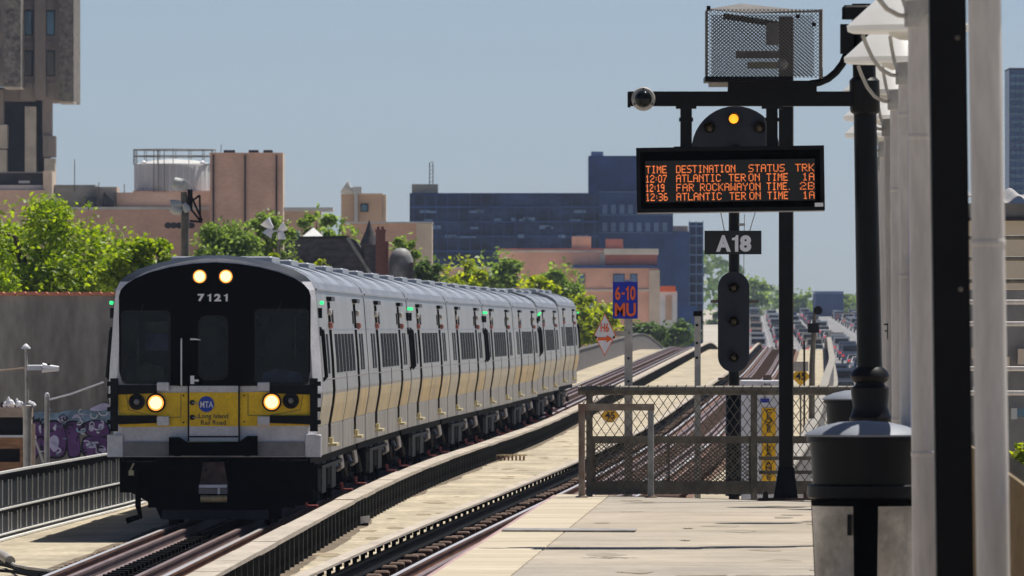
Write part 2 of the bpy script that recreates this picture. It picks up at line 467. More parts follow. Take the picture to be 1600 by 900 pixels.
def boardmat(name, col, pitch, dark=.72, axis=1):
    m = mat(name, col, .85, scale=.9, var=.20, stretch=(1, .22, 1), fine=.2, detail=10)
    nt = m.node_tree; b = nt.nodes['Principled BSDF']
    src = b.inputs['Base Color'].links[0].from_socket
    tc = nt.nodes.new('ShaderNodeTexCoord'); sp = nt.nodes.new('ShaderNodeSeparateXYZ'); nt.links.new(tc.outputs['Object'], sp.inputs[0])
    md = nt.nodes.new('ShaderNodeMath'); md.operation = 'FRACT'
    mu = nt.nodes.new('ShaderNodeMath'); mu.operation = 'MULTIPLY'; mu.inputs[1].default_value = 1 / pitch
    nt.links.new(sp.outputs[axis], mu.inputs[0]); nt.links.new(mu.outputs[0], md.inputs[0])
    lt = nt.nodes.new('ShaderNodeMath'); lt.operation = 'LESS_THAN'; lt.inputs[1].default_value = .16
    nt.links.new(md.outputs[0], lt.inputs[0])
    fl = nt.nodes.new('ShaderNodeMath'); fl.operation = 'FLOOR'; nt.links.new(mu.outputs[0], fl.inputs[0])
    wn_ = nt.nodes.new('ShaderNodeTexWhiteNoise'); wn_.noise_dimensions = '1D'; nt.links.new(fl.outputs[0], wn_.inputs['W'])
    mr = nt.nodes.new('ShaderNodeMapRange'); mr.inputs[3].default_value = .82; mr.inputs[4].default_value = 1.08; nt.links.new(wn_.outputs['Value'], mr.inputs[0])
    mr2 = nt.nodes.new('ShaderNodeMapRange'); mr2.inputs[3].default_value = 1; mr2.inputs[4].default_value = dark; nt.links.new(lt.outputs[0], mr2.inputs[0])
    pr = nt.nodes.new('ShaderNodeMath'); pr.operation = 'MULTIPLY'; nt.links.new(mr.outputs[0], pr.inputs[0]); nt.links.new(mr2.outputs[0], pr.inputs[1])
    mx = nt.nodes.new('ShaderNodeMix'); mx.data_type = 'RGBA'; mx.blend_type = 'MULTIPLY'; mx.inputs[0].default_value = 1
    nt.links.new(src, mx.inputs[6]); nt.links.new(pr.outputs[0], mx.inputs[7]); nt.links.new(mx.outputs[2], b.inputs['Base Color'])
    return m
M['deckboards'] = boardmat('pale walkway decking', (.49, .42, .30), .8, .84)

# walkways: left of track 1, between the tracks, right of track 2
def walk(name, fl, fr, dz, a, b, m, label):
    mb = MB(); vs = []; ds = Ds(a, b)
    for D in ds:
        z = ZR(D) + dz
        vs += [(fl(D), D, z), (fr(D), D, z), (fr(D), D, z - .12), (fl(D), D, z - .12)]
    fs = [(0, 1, 2, 3), tuple(range(len(vs) - 1, len(vs) - 5, -1))]
    for i in range(len(ds) - 1):
        for j in range(4):
            l = (j + 1) % 4; fs.append((i * 4 + j, (i + 1) * 4 + j, (i + 1) * 4 + l, i * 4 + l))
    return setp(mb.add(vs, fs).build(name, m), label, kind='structure')
walk('walkway_outer', lambda D: C1(D) - 3.3, lambda D: C1(D) - 1.22, -.2, 120, 860, M['deckboards'], 'pale boarded walkway between the grey fence and the train')
walk('walkway_middle', lambda D: C1(D) + 1.86, lambda D: C2(D) - 1.62, -.2, 90, 860, M['deckboards'], 'broad pale boarded walkway between the two tracks')
walk('walkway_far_side', lambda D: C2(D) + 1.6, lambda D: C2(D) + 3.4, -.2, 127, 860, M['deckboards'], 'pale walkway beyond the platform end right of the empty track')

# ---- tracks
RP = [(-.065, -.17), (.065, -.17), (.065, -.155), (.015, -.13), (.015, -.045), (.036, -.03), (.036, 0), (-.036, 0), (-.036, -.03), (-.015, -.045), (-.015, -.13), (-.065, -.155)]
def track(name, label, cf, a, b, guard, t0, t1, pitch, far):
    t = thing(name, label, 'railway track', (0, 0, 0))
    for s in (-.755, .755):
        r = sweep([(s + x, z) for x, z in RP], cf, a, b).build('rail', M['rail'], t)
        sweep(rect(s - .033, s + .033, -.004, .004), cf, a, b).build('rail_head', M['railhead'], r)
    if guard:
        for s in (-.42, .42): sweep([(s + x, z + .01) for x, z in RP], cf, a, b).build('guard_rail', M['guard'], t)
    sweep(rect(-1.5, 1.5, -.405, -.30), cf, a, b).build('ballast_bed', M['ballast'], t)
    tm = MB().box(-1.3, 1.3, -.115, .115, -.30, -.172).mesh('tie', M['tie'])
    D = t0; k = 0
    while D < t1 and k < 300:
        inst(tm, 'tie', t, (cf(D) + random.uniform(-.04, .04), D, ZR(D) + random.uniform(-.012, .0)), (0, 0, random.uniform(-.01, .01))); D += pitch; k += 1
    mb = MB()
    while D < far:
        mb.box(cf(D) - 1.3, cf(D) + 1.3, D - .115, D + .115, ZR(D) - .30, ZR(D) - .175); D += pitch
    if mb.v: o = mb.build('far_ties', M['tie'], t); o['kind'] = 'stuff'
    return t
tk1 = track('railway_track', 'track with guard rails that the silver train is running on', C1, 120, 860, True, 134, 172, .62, 840)
# dark joint blocks between the guard rails
bm_ = MB().box(-.11, .11, -.18, .18, -.17, -.09).mesh('clip_block', M['under'])
D = 136.0
while D < 173:
    for s in (-.17, .17): inst(bm_, 'clip_block', tk1, (C1(D) + s, D, 0))
    D += 1.15
tk2 = track('railway_track', 'empty track with bright rails beside the platform edge', C2, 60, 860, True, 132, 330, .66, 850)

# covered conductor rail of track 2: dark rail, brackets, pale cover board, timber block ends
cr = thing('conductor_rail', 'covered third rail on brackets along the empty track', 'conductor rail')
sweep(rect(-1.42, -1.24, .235, .265), C2, 100, 860).build('cover_board', M['curbtop'], cr)
sweep([(-1.30 + x, z + .12) for x, z in RP], C2, 100, 860).build('contact_rail', M['under'], cr)
sweep(rect(-1.52, -1.20, -.30, -.16), C2, 100, 860).build('timber_sill', M['under'], cr)
bk = MB().box(-.03, .03, -.06, .06, -.16, .235).box(-.03, .16, -.05, .05, .19, .232).mesh('bracket', M['under'])
blk = MB().cbox(-.10, .10, -.28, .28, -.30, -.02, .02).mesh('timber_block', M['tie'])
D = 108.0
while D < 420:
    inst(bk, 'bracket', cr, (C2(D) - 1.40, D, ZR(D)))
    inst(blk, 'timber_block', cr, (C2(D) - 1.06, D + .6, ZR(D) + random.uniform(-.02, .02)))
    D += 2.3

# ribbed curb along the train's track
cb = thing('ribbed_curb', 'low dark ribbed curb with pale cap running beside the train', 'curb')
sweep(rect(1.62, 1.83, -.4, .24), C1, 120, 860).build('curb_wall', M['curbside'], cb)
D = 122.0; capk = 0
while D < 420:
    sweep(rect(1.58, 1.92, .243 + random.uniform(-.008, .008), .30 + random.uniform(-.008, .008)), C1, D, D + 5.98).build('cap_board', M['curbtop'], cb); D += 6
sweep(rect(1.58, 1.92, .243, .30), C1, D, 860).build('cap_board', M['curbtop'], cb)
M['rib'] = mat('dark timber rib', (.05, .052, .05), .65, scale=5, var=.45, rvar=.1, spec=.2)
rb = MB().cbox(1.83, 1.90, -.11, .11, -.2, .238, .012).mesh('rib', M['rib'])
D = 123.0
while D < 440:
    inst(rb, 'rib', cb, (C1(D), D, ZR(D))); D += 1.9
mb = MB()
while D < 850:
    mb.box(C1(D) + 1.83, C1(D) + 1.9, D - .11, D + .11, ZR(D) - .2, ZR(D) + .238); D += 1.9
o = mb.build('far_ribs', M['rib'], cb); o['kind'] = 'stuff'

# grey fence on the outer edge of the viaduct
M['fencepanel'] = mat('blue grey fence panel', (.028, .032, .042), .6, scale=3, var=.25, fine=.1, spec=.2)
M['fencerib'] = mat('pale fence rib', (.80, .80, .78), .5, scale=4, var=.12)
def FX(D): return C1(D) - 3.0 - .35 * max(0, min(1, (205 - D) / 33))
fe = thing('viaduct_fence', 'blue grey panel fence with thin white ribs left of the train', 'fence')
panels = [150 + 4.0 * k for k in range(15)]
for D in panels:
    mb = MB(); d1 = D + 3.985
    mb.add([(FX(D), D, -.2), (FX(d1), d1, -.2), (FX(d1), d1, .85), (FX(D), D, .85), (FX(D) - .05, D, -.2), (FX(d1) - .05, d1, -.2), (FX(d1) - .05, d1, .85), (FX(D) - .05, D, .85)],
           [(0, 1, 2, 3), (7, 6, 5, 4), (0, 4, 5, 1), (3, 2, 6, 7), (0, 3, 7, 4), (1, 5, 6, 2)])
    mb.build('fence_panel', M['fencepanel'], fe)
for z0, z1, w_ in ((.85, .885, .05), (.28, .305, .035), (-.19, -.16, .08), (-.11, -.09, .04)):
    mb = MB(); vs = []; ds = Ds(150, 210)
    for D in ds: vs += [(FX(D) + .003, D, z0), (FX(D) + w_, D, z0), (FX(D) + w_, D, z1), (FX(D) + .003, D, z1)]
    fs = [(0, 1, 2, 3), tuple(range(len(vs) - 1, len(vs) - 5, -1))]
    for i in range(len(ds) - 1):
        for j in range(4):
            l = (j + 1) % 4; fs.append((i * 4 + j, (i + 1) * 4 + j, (i + 1) * 4 + l, i * 4 + l))
    mb.add(vs, fs).build('fence_rail', M['fencerib'], fe)
rm1 = MB().box(.003, .020, -.02, .02, .33, .73).mesh('fence_rib', M['fencerib'])
rm2 = MB().box(.003, .020, -.02, .02, -.08, .22).mesh('fence_rib', M['fencerib'])
D = 168.0
while D < 209:
    inst(rm1, 'fence_rib', fe, (FX(D), D, random.uniform(-.01, .02))); inst(rm2, 'fence_rib', fe, (FX(D), D, random.uniform(-.01, .02)))
    D += random.choice((1.35, 1.35, 1.35, .7))
par = thing('viaduct_parapet', 'grey concrete parapet curving away beyond the end of the train', 'parapet')
M['parapet'] = mat('grey parapet concrete', (.13, .12, .12), .85, scale=.7, var=.2)
sweep(rect(-3.2, -3.0, -.4, .88), C1, 210, 880).build('parapet_wall', M['parapet'], par)
sweep(rect(-3.26, -2.95, .883, .95), C1, 210, 880).build('coping', M['parapet'], par)
par = thing('viaduct_parapet', 'grey parapet on the street side of the empty track', 'parapet')
sweep(rect(3.5, 3.7, -.4, .62), C2, 127, 880).build('parapet_wall', M['parapet'], par)
sweep(rect(3.45, 3.76, .623, .68), C2, 127, 880).build('coping', M['concrete'], par)

# ---- platform
pf = setp(thing('platform', 'concrete station platform with pale edging boards', None), kind='structure')
def skew(D, off): return D - (5.5 * max(0, off) / 2.65 if D > 124 else .25 * off)
def slab(name, D0, D1, o0, o1, z0, z1, m, ch=.008):
    q = [(EDGE(skew(D0, o0)) + o0, skew(D0, o0)), (EDGE(skew(D0, o1)) + o1, skew(D0, o1)), (EDGE(skew(D1, o1)) + o1, skew(D1, o1)), (EDGE(skew(D1, o0)) + o0, skew(D1, o0))]
    c = Vector((sum(p[0] for p in q) / 4, sum(p[1] for p in q) / 4))
    q2 = [tuple(Vector(p) + (c - Vector(p)).normalized() * ch * 1.4) for p in q]
    vs = [(x, y, z0) for x, y in q] + [(x, y, z1 - ch) for x, y in q] + [(x, y, z1) for x, y in q2]
    fs = [(3, 2, 1, 0), (8, 9, 10, 11)]
    for k in range(4):
        l = (k + 1) % 4; fs += [(k, l, 4 + l, 4 + k), (4 + k, 4 + l, 8 + l, 8 + k)]
    return MB().add(vs, fs).build(name, m, pf)
rs_ = random.Random(4)
SLABS = [mat('platform concrete tone %d' % k, c, .8, scale=1.3, var=.16, fine=.13, stretch=(.6, .5, 1), detail=9) for k, c in enumerate(((.40, .345, .27), (.37, .325, .265), (.425, .355, .275), (.38, .325, .245)))]
EDGES = [mat('pale edging tone %d' % k, c, .8, scale=1.8, var=.15, fine=.15, stretch=(.35, 2.0, 1)) for k, c in enumerate(((.53, .455, .335), (.50, .43, .31), (.55, .475, .355)))]
br = [40, 50, 60, 68, 75, 81.5, 87.2, 92.6, 97.0, 101.7, 107.2, 112.4, 118, 124.5]
for k in range(len(br) - 1):
    a, b = br[k] + .012, br[k + 1] - .012
    slab('concrete_slab', a, b, .60, 3.95, PZ - .12, PZ + random.uniform(-.0015, .0008), rs_.choice(SLABS))
D = 70.0
while D < 124.3:
    e = min(124.5, D + .95)
    slab('edging_board', D + .008, e - .008, -.0, .592, PZ - .10, PZ + random.uniform(-.0015, .001), rs_.choice(EDGES), .004); D = e
slab('edging_board', 40, 69.98, 0, .592, PZ - .10, PZ, M['edging'])
M['nosing'] = mat('faded pink nosing', (.42, .28, .27), .7, scale=3, var=.2)
slab('platform_nosing', 40, 124.5, -.05, -.004, PZ - .09, PZ - .012, M['nosing'])
slab('platform_base', 40, 124.5, .06, 3.9, -.35, PZ - .13, M['concrete'])
M['jointplate'] = mat('worn metal joint cover', (.38, .35, .32), .5, metal=.4, scale=6, var=.3)
slab('joint_cover', 101.2, 102.2, .02, 1.25, PZ + .006, PZ + .018, M['jointplate'], .004)
M['surface_mark'] = mat('near black surface mark', (.06, .05, .04), .95)
def surface_mark(x0, x1, py, wd, seed):
    rr = random.Random(seed); D = 1.85 * F / (py - HZ); mb = MB(); n = 12; top = []; bot = []
    for k in range(n + 1):
        x = ax(x0 + (x1 - x0) * k / n, D); wv = rr.uniform(.3, 1) * wd * math.sin(math.pi * (k + .2) / (n + .4)); j = rr.uniform(-.12, .12)
        top.append((x, D + j + wv, PZ + .004)); bot.append((x, D + j - wv, PZ + .004))
    mb.add(top + bot, [(k, k + 1, n + 2 + k, n + 1 + k) for k in range(n)]).build('surface_mark', M['surface_mark'], pf)
for a in ((905, 1000, 872, .12, 1), (1065, 1085, 826, .2, 4), (1060, 1080, 845, .2, 6), (960, 1010, 800, .08, 9)):  # broad dark streak first, then small cracks
    surface_mark(*a)
slab('hatch_plate', 117.5, 119.6, 3.25, 3.62, PZ + .006, PZ + .014, M['jointplate'])

# dirt gathered along the feet of the curb and rails, worn spots on the platform
M['dirt'] = mat('brown trackside dirt', (.20, .155, .105), .95, scale=2.5, var=.4, fine=.3)
M['stain'] = mat('old drip stain', (.355, .305, .235), .9, scale=2.5, var=.3, fine=.2)
def drift(cf, off, sgn, wmax, a, b, seed, label):
    rr = random.Random(seed); vs = []; fs = []; D = a; w_ = .05; n = 0
    while D < b:
        w_ = min(wmax, max(.015, w_ + rr.uniform(-.05, .05))); c = cf(D) + off; z = ZR(D) - .196
        vs += [(c, D, z), (c + sgn * w_, D, z)]; n += 1; D += rr.uniform(.5, 1.6)
    fs = [(2 * i, 2 * i + 1, 2 * i + 3, 2 * i + 2) for i in range(n - 1)]
    setp(MB().add(vs, fs).build('dirt', M['dirt']), label, 'dirt', kind='stuff')
drift(C1, 1.86, 1, .22, 124, 420, 1, 'brown dirt gathered along the foot of the ribbed curb')
drift(C2, -1.63, -1, .30, 100, 420, 2, 'brown dirt along the covered third rail')
drift(C1, -1.23, -1, .25, 124, 200, 3, 'brown dirt along the walkway edge beside the train')
def spot(mb, x, y, z, r_, rr, n=9, sy=3.0):
    k = len(mb.v); ph = rr.uniform(0, 6)
    mb.v += [(x + r_ * rr.uniform(.6, 1.2) * math.cos(2 * math.pi * j / n + ph), y + sy * r_ * rr.uniform(.6, 1.2) * math.sin(2 * math.pi * j / n + ph), z) for j in range(n)]
    mb.f.append(tuple(range(k, k + n)))
rr = random.Random(9); mb = MB()
for k in range(90):
    D = rr.uniform(78, 119); spot(mb, EDGE(D) + rr.uniform(.65, 3.6), D, PZ + .0032, rr.uniform(.006, .016), rr, 7, 1.0)
o = mb.build('gum_spots', M['surface_mark'], pf); o['kind'] = 'stuff'
mb = MB()
for k in range(22):
    D = rr.uniform(78, 120); spot(mb, EDGE(D) + rr.uniform(.7, 3.4), D, PZ + .0018 + k * .00005, rr.uniform(.06, .22), rr, 11, 4.0)
o = mb.build('stains', M['stain'], pf); o['kind'] = 'stuff'
mb = MB()
for k in range(40):
    D = rr.uniform(140, 330); f_ = rr.uniform(.12, .88); x0_, x1_ = C1(D) + 1.9, C2(D) - 1.65
    spot(mb, x0_ + (x1_ - x0_) * f_, D, ZR(D) - .1955 + k * .00004, rr.uniform(.06, .25), rr, 11, 7.0)
setp(mb.build('walkway_stains', mat('walkway stain', (.36, .29, .19), .9, scale=2, var=.3, fine=.2)), 'faint brown stains on the middle walkway', 'stains', kind='stuff')

# ================================================================== TRAIN
TD0, TL = 172.7, 25.9
HALF = [(1.60, 1.11), (1.60, 1.22), (1.60, 1.225), (1.60, 1.58), (1.655, 1.90), (1.68, 2.12), (1.655, 2.6), (1.615, 3.1), (1.583, 3.545), (1.583, 3.55), (1.56, 3.72), (1.50, 3.85)]
ROOF = [(1.50, 3.85), (1.41, 3.94), (1.22, 4.045), (.9, 4.145), (.5, 4.225), (.18, 4.265)]
ROOF = ROOF + [(-x, z) for x, z in reversed(ROOF)]
def hx(z): return float(np.interp(z, [p[1] for p in HALF], [p[0] for p in HALF]))
DOORS = (5.9, 19.55)
CL = 25.35

def ring_side(s, inset):
    return [(s * (x - (.17 if inset and 1.223 < z < 3.548 else 0)), z) for x, z in HALF]

def shell(y0):
    rings = [(y0, False)]
    for d in DOORS: rings += [(d - .70, False), (d - .695, True), (d + .695, True), (d + .70, False)]
    rings.append((CL, False))
    mb = MB()
    for s in (1, -1):
        vs = []; n = len(HALF)
        for y, ins in rings: vs += [(x, y, z) for x, z in ring_side(s, ins)]
        fs = [(i * n + j, i * n + j + 1, (i + 1) * n + j + 1, (i + 1) * n + j) for i in range(len(rings) - 1) for j in range(n - 1)]
        mb.add(vs, fs)
    full = [(x, z) for x, z in HALF] + ROOF + [(-x, z) for x, z in reversed(HALF)]
    mb.prism(full, CL - .004, CL + .02)
    if y0 < .1: mb.prism(full, y0 - .02, y0 + .004)
    return mb
def plate(s, y0, y1, z0, z1, off, th=.02, extra=()):
    """thin plate lying on the leaning body side"""
    zs = sorted([z0, z1] + [z for z in (1.58, 1.90, 2.12, 2.6, 3.1) if z0 < z < z1])
    mb = MB(); vs = []
    for y in (y0, y1):
        for z in zs: vs += [(s * (hx(z) + off), y, z), (s * (hx(z) + off - th), y, z)]
    n = len(zs); m2 = 2 * n; fs = []
    for i in range(n - 1):
        a, b = 2 * i, 2 * i + 2
        fs += [(a, b, m2 + b, m2 + a), (a + 1, m2 + a + 1, m2 + b + 1, b + 1), (a, a + 1, b + 1, b), (m2 + a, m2 + b, m2 + b + 1, m2 + a + 1)]
    fs += [(0, m2, m2 + 1, 1), (m2 - 2, m2 - 1, 2 * m2 - 1, 2 * m2 - 2)]
    return mb.add(vs, fs)

M['doorleaf'] = mat('shade painted door leaf', (.035, .035, .035), .5, metal=.2, scale=2, var=.3)  # leaf colour darkened to stand for the shaded recess
M['jamb'] = mat('shade painted door jamb', (.03, .026, .022), .7, scale=2, var=.3, spec=.15)  # near-black plate paints the shade inside the door recess
M['step'] = mat('pale yellow step', (.60, .52, .30), .6, scale=4, var=.2)
M['gap'] = mat('car gap rubber', (.012, .012, .013), .8)
TM = {}
TM['shell_cab'] = shell(.28).mesh('body_shell', M['silver'])
TM['shell'] = shell(.02).mesh('body_shell', M['silver'])
def roofmesh(y0):
    mb = MB(); n = len(ROOF)
    vs = [(x, y0, z) for x, z in ROOF] + [(x, CL + .02, z) for x, z in ROOF]
    mb.add(vs, [(j, j + 1, n + j + 1, n + j) for j in range(n - 1)])
    return mb
TM['roof_cab'] = roofmesh(.28).mesh('roof', M['roofm'], True)
TM['roof'] = roofmesh(0).mesh('roof', M['roofm'], True)
for s, k in ((1, 'r'), (-1, 'l')):
    TM['skirt' + k] = plate(s, .3, CL - .02, 1.11, 1.56, .004, .01).mesh('skirt', M['silverlow'])
    TM['win' + k] = plate(s, -.68, .68, 2.40, 3.03, .006, .02).mesh('window', M['sideglass'])
    TM['wins' + k] = plate(s, -.42, .42, 2.40, 3.03, .006, .02).mesh('window', M['sideglass'])
    TM['door' + k] = plate(s, -.69, .69, 1.24, 3.53, -.145, .02).mesh('door', M['doorleaf'])
    jz = (1.235, 1.58, 1.90, 2.12, 2.6, 3.1, 3.54)
    TM['jamb' + k] = MB().prism([(s * (hx(z) - .004), z) for z in jz] + [(s * (hx(z) - .162), z) for z in reversed(jz)], .672, .690).mesh('door_jamb', M['jamb'])
    TM['seam' + k] = plate(s, -.05, .05, 1.115, 2.38, .009, .01).mesh('panel_seam', M['gap'])
    TM['head' + k] = MB().box(*sorted((s * 1.575, s * 1.66)), -.85, .85, 3.56, 3.63).mesh('door_header', M['black'])
    TM['step' + k] = MB().box(*sorted((s * 1.52, s * 1.74)), -.72, .72, 1.225, 1.27).box(*sorted((s * 1.6, s * 1.66)), -.3, .3, 1.27, 1.36).mesh('door_step', M['step'])
    for z in (2.30, 3.10): TM['belt%s%d' % (k, z * 10)] = plate(s, .35, CL - .05, z, z + .022, .006, .01).mesh('belt_rail', M['roofm']) if z > 3 else plate(s, .35, CL - .05, z, z + .015, .004, .01).mesh('belt_rail', M['silverlow'])
    TM['vent' + k] = plate(s, -.28, .28, 3.20, 3.42, .02, .03).mesh('side_vent', M['undergrey'])
    TM['drip' + k] = MB().box(*sorted((s * 1.55, s * 1.585)), .3, CL, 3.715, 3.745).mesh('drip_rail', M['roofm'])
    TM['lw' + k] = MB().lathe([(.01, -.05), (.04, -.03), (.045, .02), (.03, .05), (.01, .055)], 8).mesh('white_door_lamp', M['whitelens'], True)
    TM['lr' + k] = MB().lathe([(.01, -.055), (.045, -.03), (.05, .02), (.035, .055), (.01, .06)], 8).mesh('red_door_lamp', M['redlens'], True)
    TM['grab' + k] = MB().tube([(s * 1.66, 0, 2.30), (s * 1.72, 0, 2.36), (s * 1.66, 0, 3.08), (s * 1.60, 0, 3.12)], .035, 6).mesh('grab_iron', M['black'])
def stripe(s, y0, y1): return plate(s, y0, y1, 1.585, 2.06, .005, .01)
def band_edges():
    e = [.3]
    for d in DOORS: e += [d - .71, d + .71]
    return e + [CL - .02]
TM['lampbox'] = MB().box(-.05, .035, -.06, .06, -.22, -.06).mesh('marker_housing', M['black'])
TM['buzzbox'] = MB().box(-.05, .03, -.05, .05, -.50, -.36).mesh('buzzer_box', M['black'])
TM['greenlamp'] = MB().lathe([(.008, -.03), (.03, -.022), (.032, .022), (.008, .03)], 10).mesh('green_lamp', M['green'], True)
TM['roofunit'] = MB().cbox(-.80, .80, -1.7, 1.7, 4.10, 4.262, .02).mesh('roof_unit', M['roofm'])
TM['roofrib'] = MB().add([(x, y, z + dz) for y in (-.04, .04) for dz in (-.03, .006) for x, z in ROOF], [(j, j + 1, 13 + j, 12 + j) for j in range(11)] + [(12 + j, 13 + j, 37 + j, 36 + j) for j in range(11)] + [(24 + j, 25 + j, 37 + j, 36 + j) for j in range(11)]).mesh('roof_rib', M['roofm'])
TM['underframe'] = MB().box(-1.45, 1.45, .4, CL - .1, .95, 1.13).box(-.5, .5, .6, CL - .2, .55, .95).mesh('underframe', M['under'])
wheel = MB().lathe([(.12, -.07), (.40, -.07), (.455, -.055), (.42, -.03), (.415, .06), (.12, .06)], 20, axis='y', c3=(0, 0, 0))
wv = [(y, x, z) for x, y, z in wheel.v]; wheel.v = wv
TM['wheel'] = wheel.mesh('wheel', M['under'], True)
bg_ = MB()
for s in (-1, 1):
    bg_.box(*sorted((s * .98, s * 1.12)), -1.55, 1.55, .38, .58)
    bg_.box(*sorted((s * .97, s * 1.14)), -.5, .5, .58, .86)
    for e in (-1.1, 1.1): bg_.box(*sorted((s * .96, s * 1.16)), e - .18, e + .18, .28, .60)
bg_.box(-1.0, 1.0, -.25, .25, .5, .9)
TM['bogie'] = bg_.mesh('bogie', M['under'])
TM['shoe'] = MB().box(1.14, 1.30, -.55, .55, .30, .36).mesh('shoe_beam', M['under'])
M['shoered'] = mat('red collector shoe', (.45, .10, .09), .5)
TM['shoepad'] = MB().box(1.30, 1.50, -.18, .18, .27, .305).box(1.28, 1.33, -.1, .1, .30, .42).mesh('collector_shoe', M['shoered'])
TM['bag'] = MB().lathe([(.1, .62), (.24, .64), (.27, .72), (.24, .80), (.12, .82)], 12).mesh('air_spring', M['undergrey'], True)
TM['hose'] = MB().tube([(1.25, 0, 1.05), (1.34, .1, .9), (1.36, .25, .72), (1.28, .45, .66), (1.2, .6, .8)], .045, 6).mesh('brake_hose', M['cabinet'])
TM['damper'] = MB().tube([(1.22, -.25, .95), (1.32, .05, .72), (1.36, .22, .52)], .06, 6).mesh('damper', M['undergrey'])
boxes_ = ((8.2, 1.5, .45), (10.6, 2.0, .40), (13.1, 1.6, .5), (15.6, 2.2, .42))
for i, (y, l, z) in enumerate(boxes_):
    TM['eq%d' % i] = MB().cbox(-1.32, 1.36, y - l / 2, y + l / 2, z, 1.0, .03).mesh('equipment_box', M['undergrey'] if i % 2 else M['under'])
TM['diaphragm'] = MB().prism(rrect(-1.0, 1.0, 1.2, 3.75, .12), CL + .02, TL + .03).mesh('diaphragm', M['gap'])
TM['pipe'] = MB().bar((1.42, 7, .86), (1.42, 17.5, .86), .06).mesh('air_pipe', M['undergrey'])

BANDS = [M['sidestripe'], mat('paler yellow band', (.64, .52, .32), .5, scale=1.2, col2=(.40, .36, .30), var=.26, fine=.2, stretch=(1, 1.3, .4), metal=.15), mat('deeper yellow band', (.66, .47, .21), .6, scale=1.0, col2=(.42, .33, .22), var=.28, fine=.2, stretch=(1, 1.1, .4))]  # panel tints with reflection-like patches painted in
def train_car(i, label):
    da, db = TD0 + TL * i, TD0 + TL * (i + 1)
    xa, xb = C1(da), C1(db)
    ang = -math.atan2(xb - xa, TL)
    t = thing('train_car', label, 'train car', (xa, da, ZR((da + db) / 2)), ang, 'coupled cars of the silver train')
    cab_front = (i % 2 == 0)
    first = i == 0
    inst(TM['shell_cab' if first else 'shell'], 'body_shell', t)
    rf = inst(TM['roof_cab' if first else 'roof'], 'roof', t)
    for y in (4.2, 12.7, 21.2): inst(TM['roofunit'], 'roof_unit', rf, (0, y, 0))
    y = 1.2
    while y < CL:
        if min(abs(y - q) for q in (4.2, 12.7, 21.2)) > 1.8: inst(TM['roofrib'], 'roof_rib', rf, (0, y, 0))
        y += 1.15
    for k, s in (('r', 1), ('l', -1)):
        if s == -1 and not first: continue
        be = band_edges()
        for a, b in ((be[0], be[1]), (be[2], be[3]), (be[4], be[5])):
            stripe(s, a, b).build('yellow_band', random.choice(BANDS), t)
        for a, b in ((be[0], be[1]), (be[2], be[3]), (be[4], be[5])):
            plate(s, a, b, 1.113, 1.555, .004, .01).build('skirt_panel', M['silverlow'], t)
        inst(TM['drip' + k], 'drip_rail', t)
        for z in (2.30, 3.10): inst(TM['belt%s%d' % (k, z * 10)], 'belt_rail', t)
        for y in (DOORS[0] + 1.25, DOORS[1] - 1.25): inst(TM['vent' + k], 'side_vent', t, (0, y, 0))
        for d in DOORS:
            dr = inst(TM['door' + k], 'door', t, (0, d, 0))
            inst(TM['jamb' + k], 'door_jamb', dr); inst(TM['head' + k], 'door_header', dr); inst(TM['step' + k], 'door_step', dr)
            e = -.80 if d < 12 else .80
            for z, lm in ((3.38, 'lw'), (3.16, 'lr')):
                inst(TM[lm + k], 'door_lamp', dr, (s * (hx(z) + .03), e, z))
        for y in (8.0, 9.75, 11.5, 13.25, 15.0, 16.75): inst(TM['win' + k], 'window', t, (0, y + .35, 0))
        for y in (2.55, 3.85, 21.5, 22.8): inst(TM['wins' + k], 'window', t, (0, y, 0))
        for y in (12.7,): inst(TM['seam' + k], 'panel_seam', t, (0, y, 0))
        yc = .75 if cab_front else CL - .45
        for dy in (0,):
            inst(TM['grab' + k], 'grab_iron', t, (0, yc, 0))
            lh = inst(TM['lampbox'], 'marker_lamp', t, (s * 1.62, yc - .1, 3.50))
            inst(TM['buzzbox'], 'buzzer_box', t, (s * 1.62, yc - .1, 3.50))
            inst(TM['greenlamp'], 'green_lens', lh, (s * .03, 0, .02))
    inst(TM['underframe'], 'underframe', t)
    for y in (3.6, CL - 3.6):
        b = inst(TM['bogie'], 'bogie', t, (0, y, 0))
        for e in (-1.1, 1.1):
            for sx in (-.76, .76): inst(TM['wheel'], 'wheel', b, (sx, e, .42))
        inst(TM['shoe'], 'shoe_beam', b); inst(TM['shoepad'], 'collector_shoe', b, (0, -.2, 0))
        inst(TM['hose'], 'brake_hose', b, (0, -1.9, 0)); inst(TM['damper'], 'damper', b, (0, .3, 0))
        for sx in (-1.05, 1.05): inst(TM['bag'], 'air_spring', b, (sx, 0, .12))
    for q in range(4): inst(TM['eq%d' % q], 'equipment_box', t)
    inst(TM['pipe'], 'air_pipe', t)
    if i < 7: inst(TM['diaphragm'], 'diaphragm', t)
    return t

LBL = ['leading silver train car with black cab front numbered 7121', 'second silver car of the train counting from the black cab front',
       'third silver car of the train counting from the black cab front', 'fourth silver car of the train counting from the black cab front',
       'fifth silver car of the train counting from the black cab front', 'sixth silver car of the train counting from the black cab front',
       'seventh silver car of the train, last but one', 'last silver car at the far tail of the train']
CARS = [train_car(i, LBL[i]) for i in range(8)]

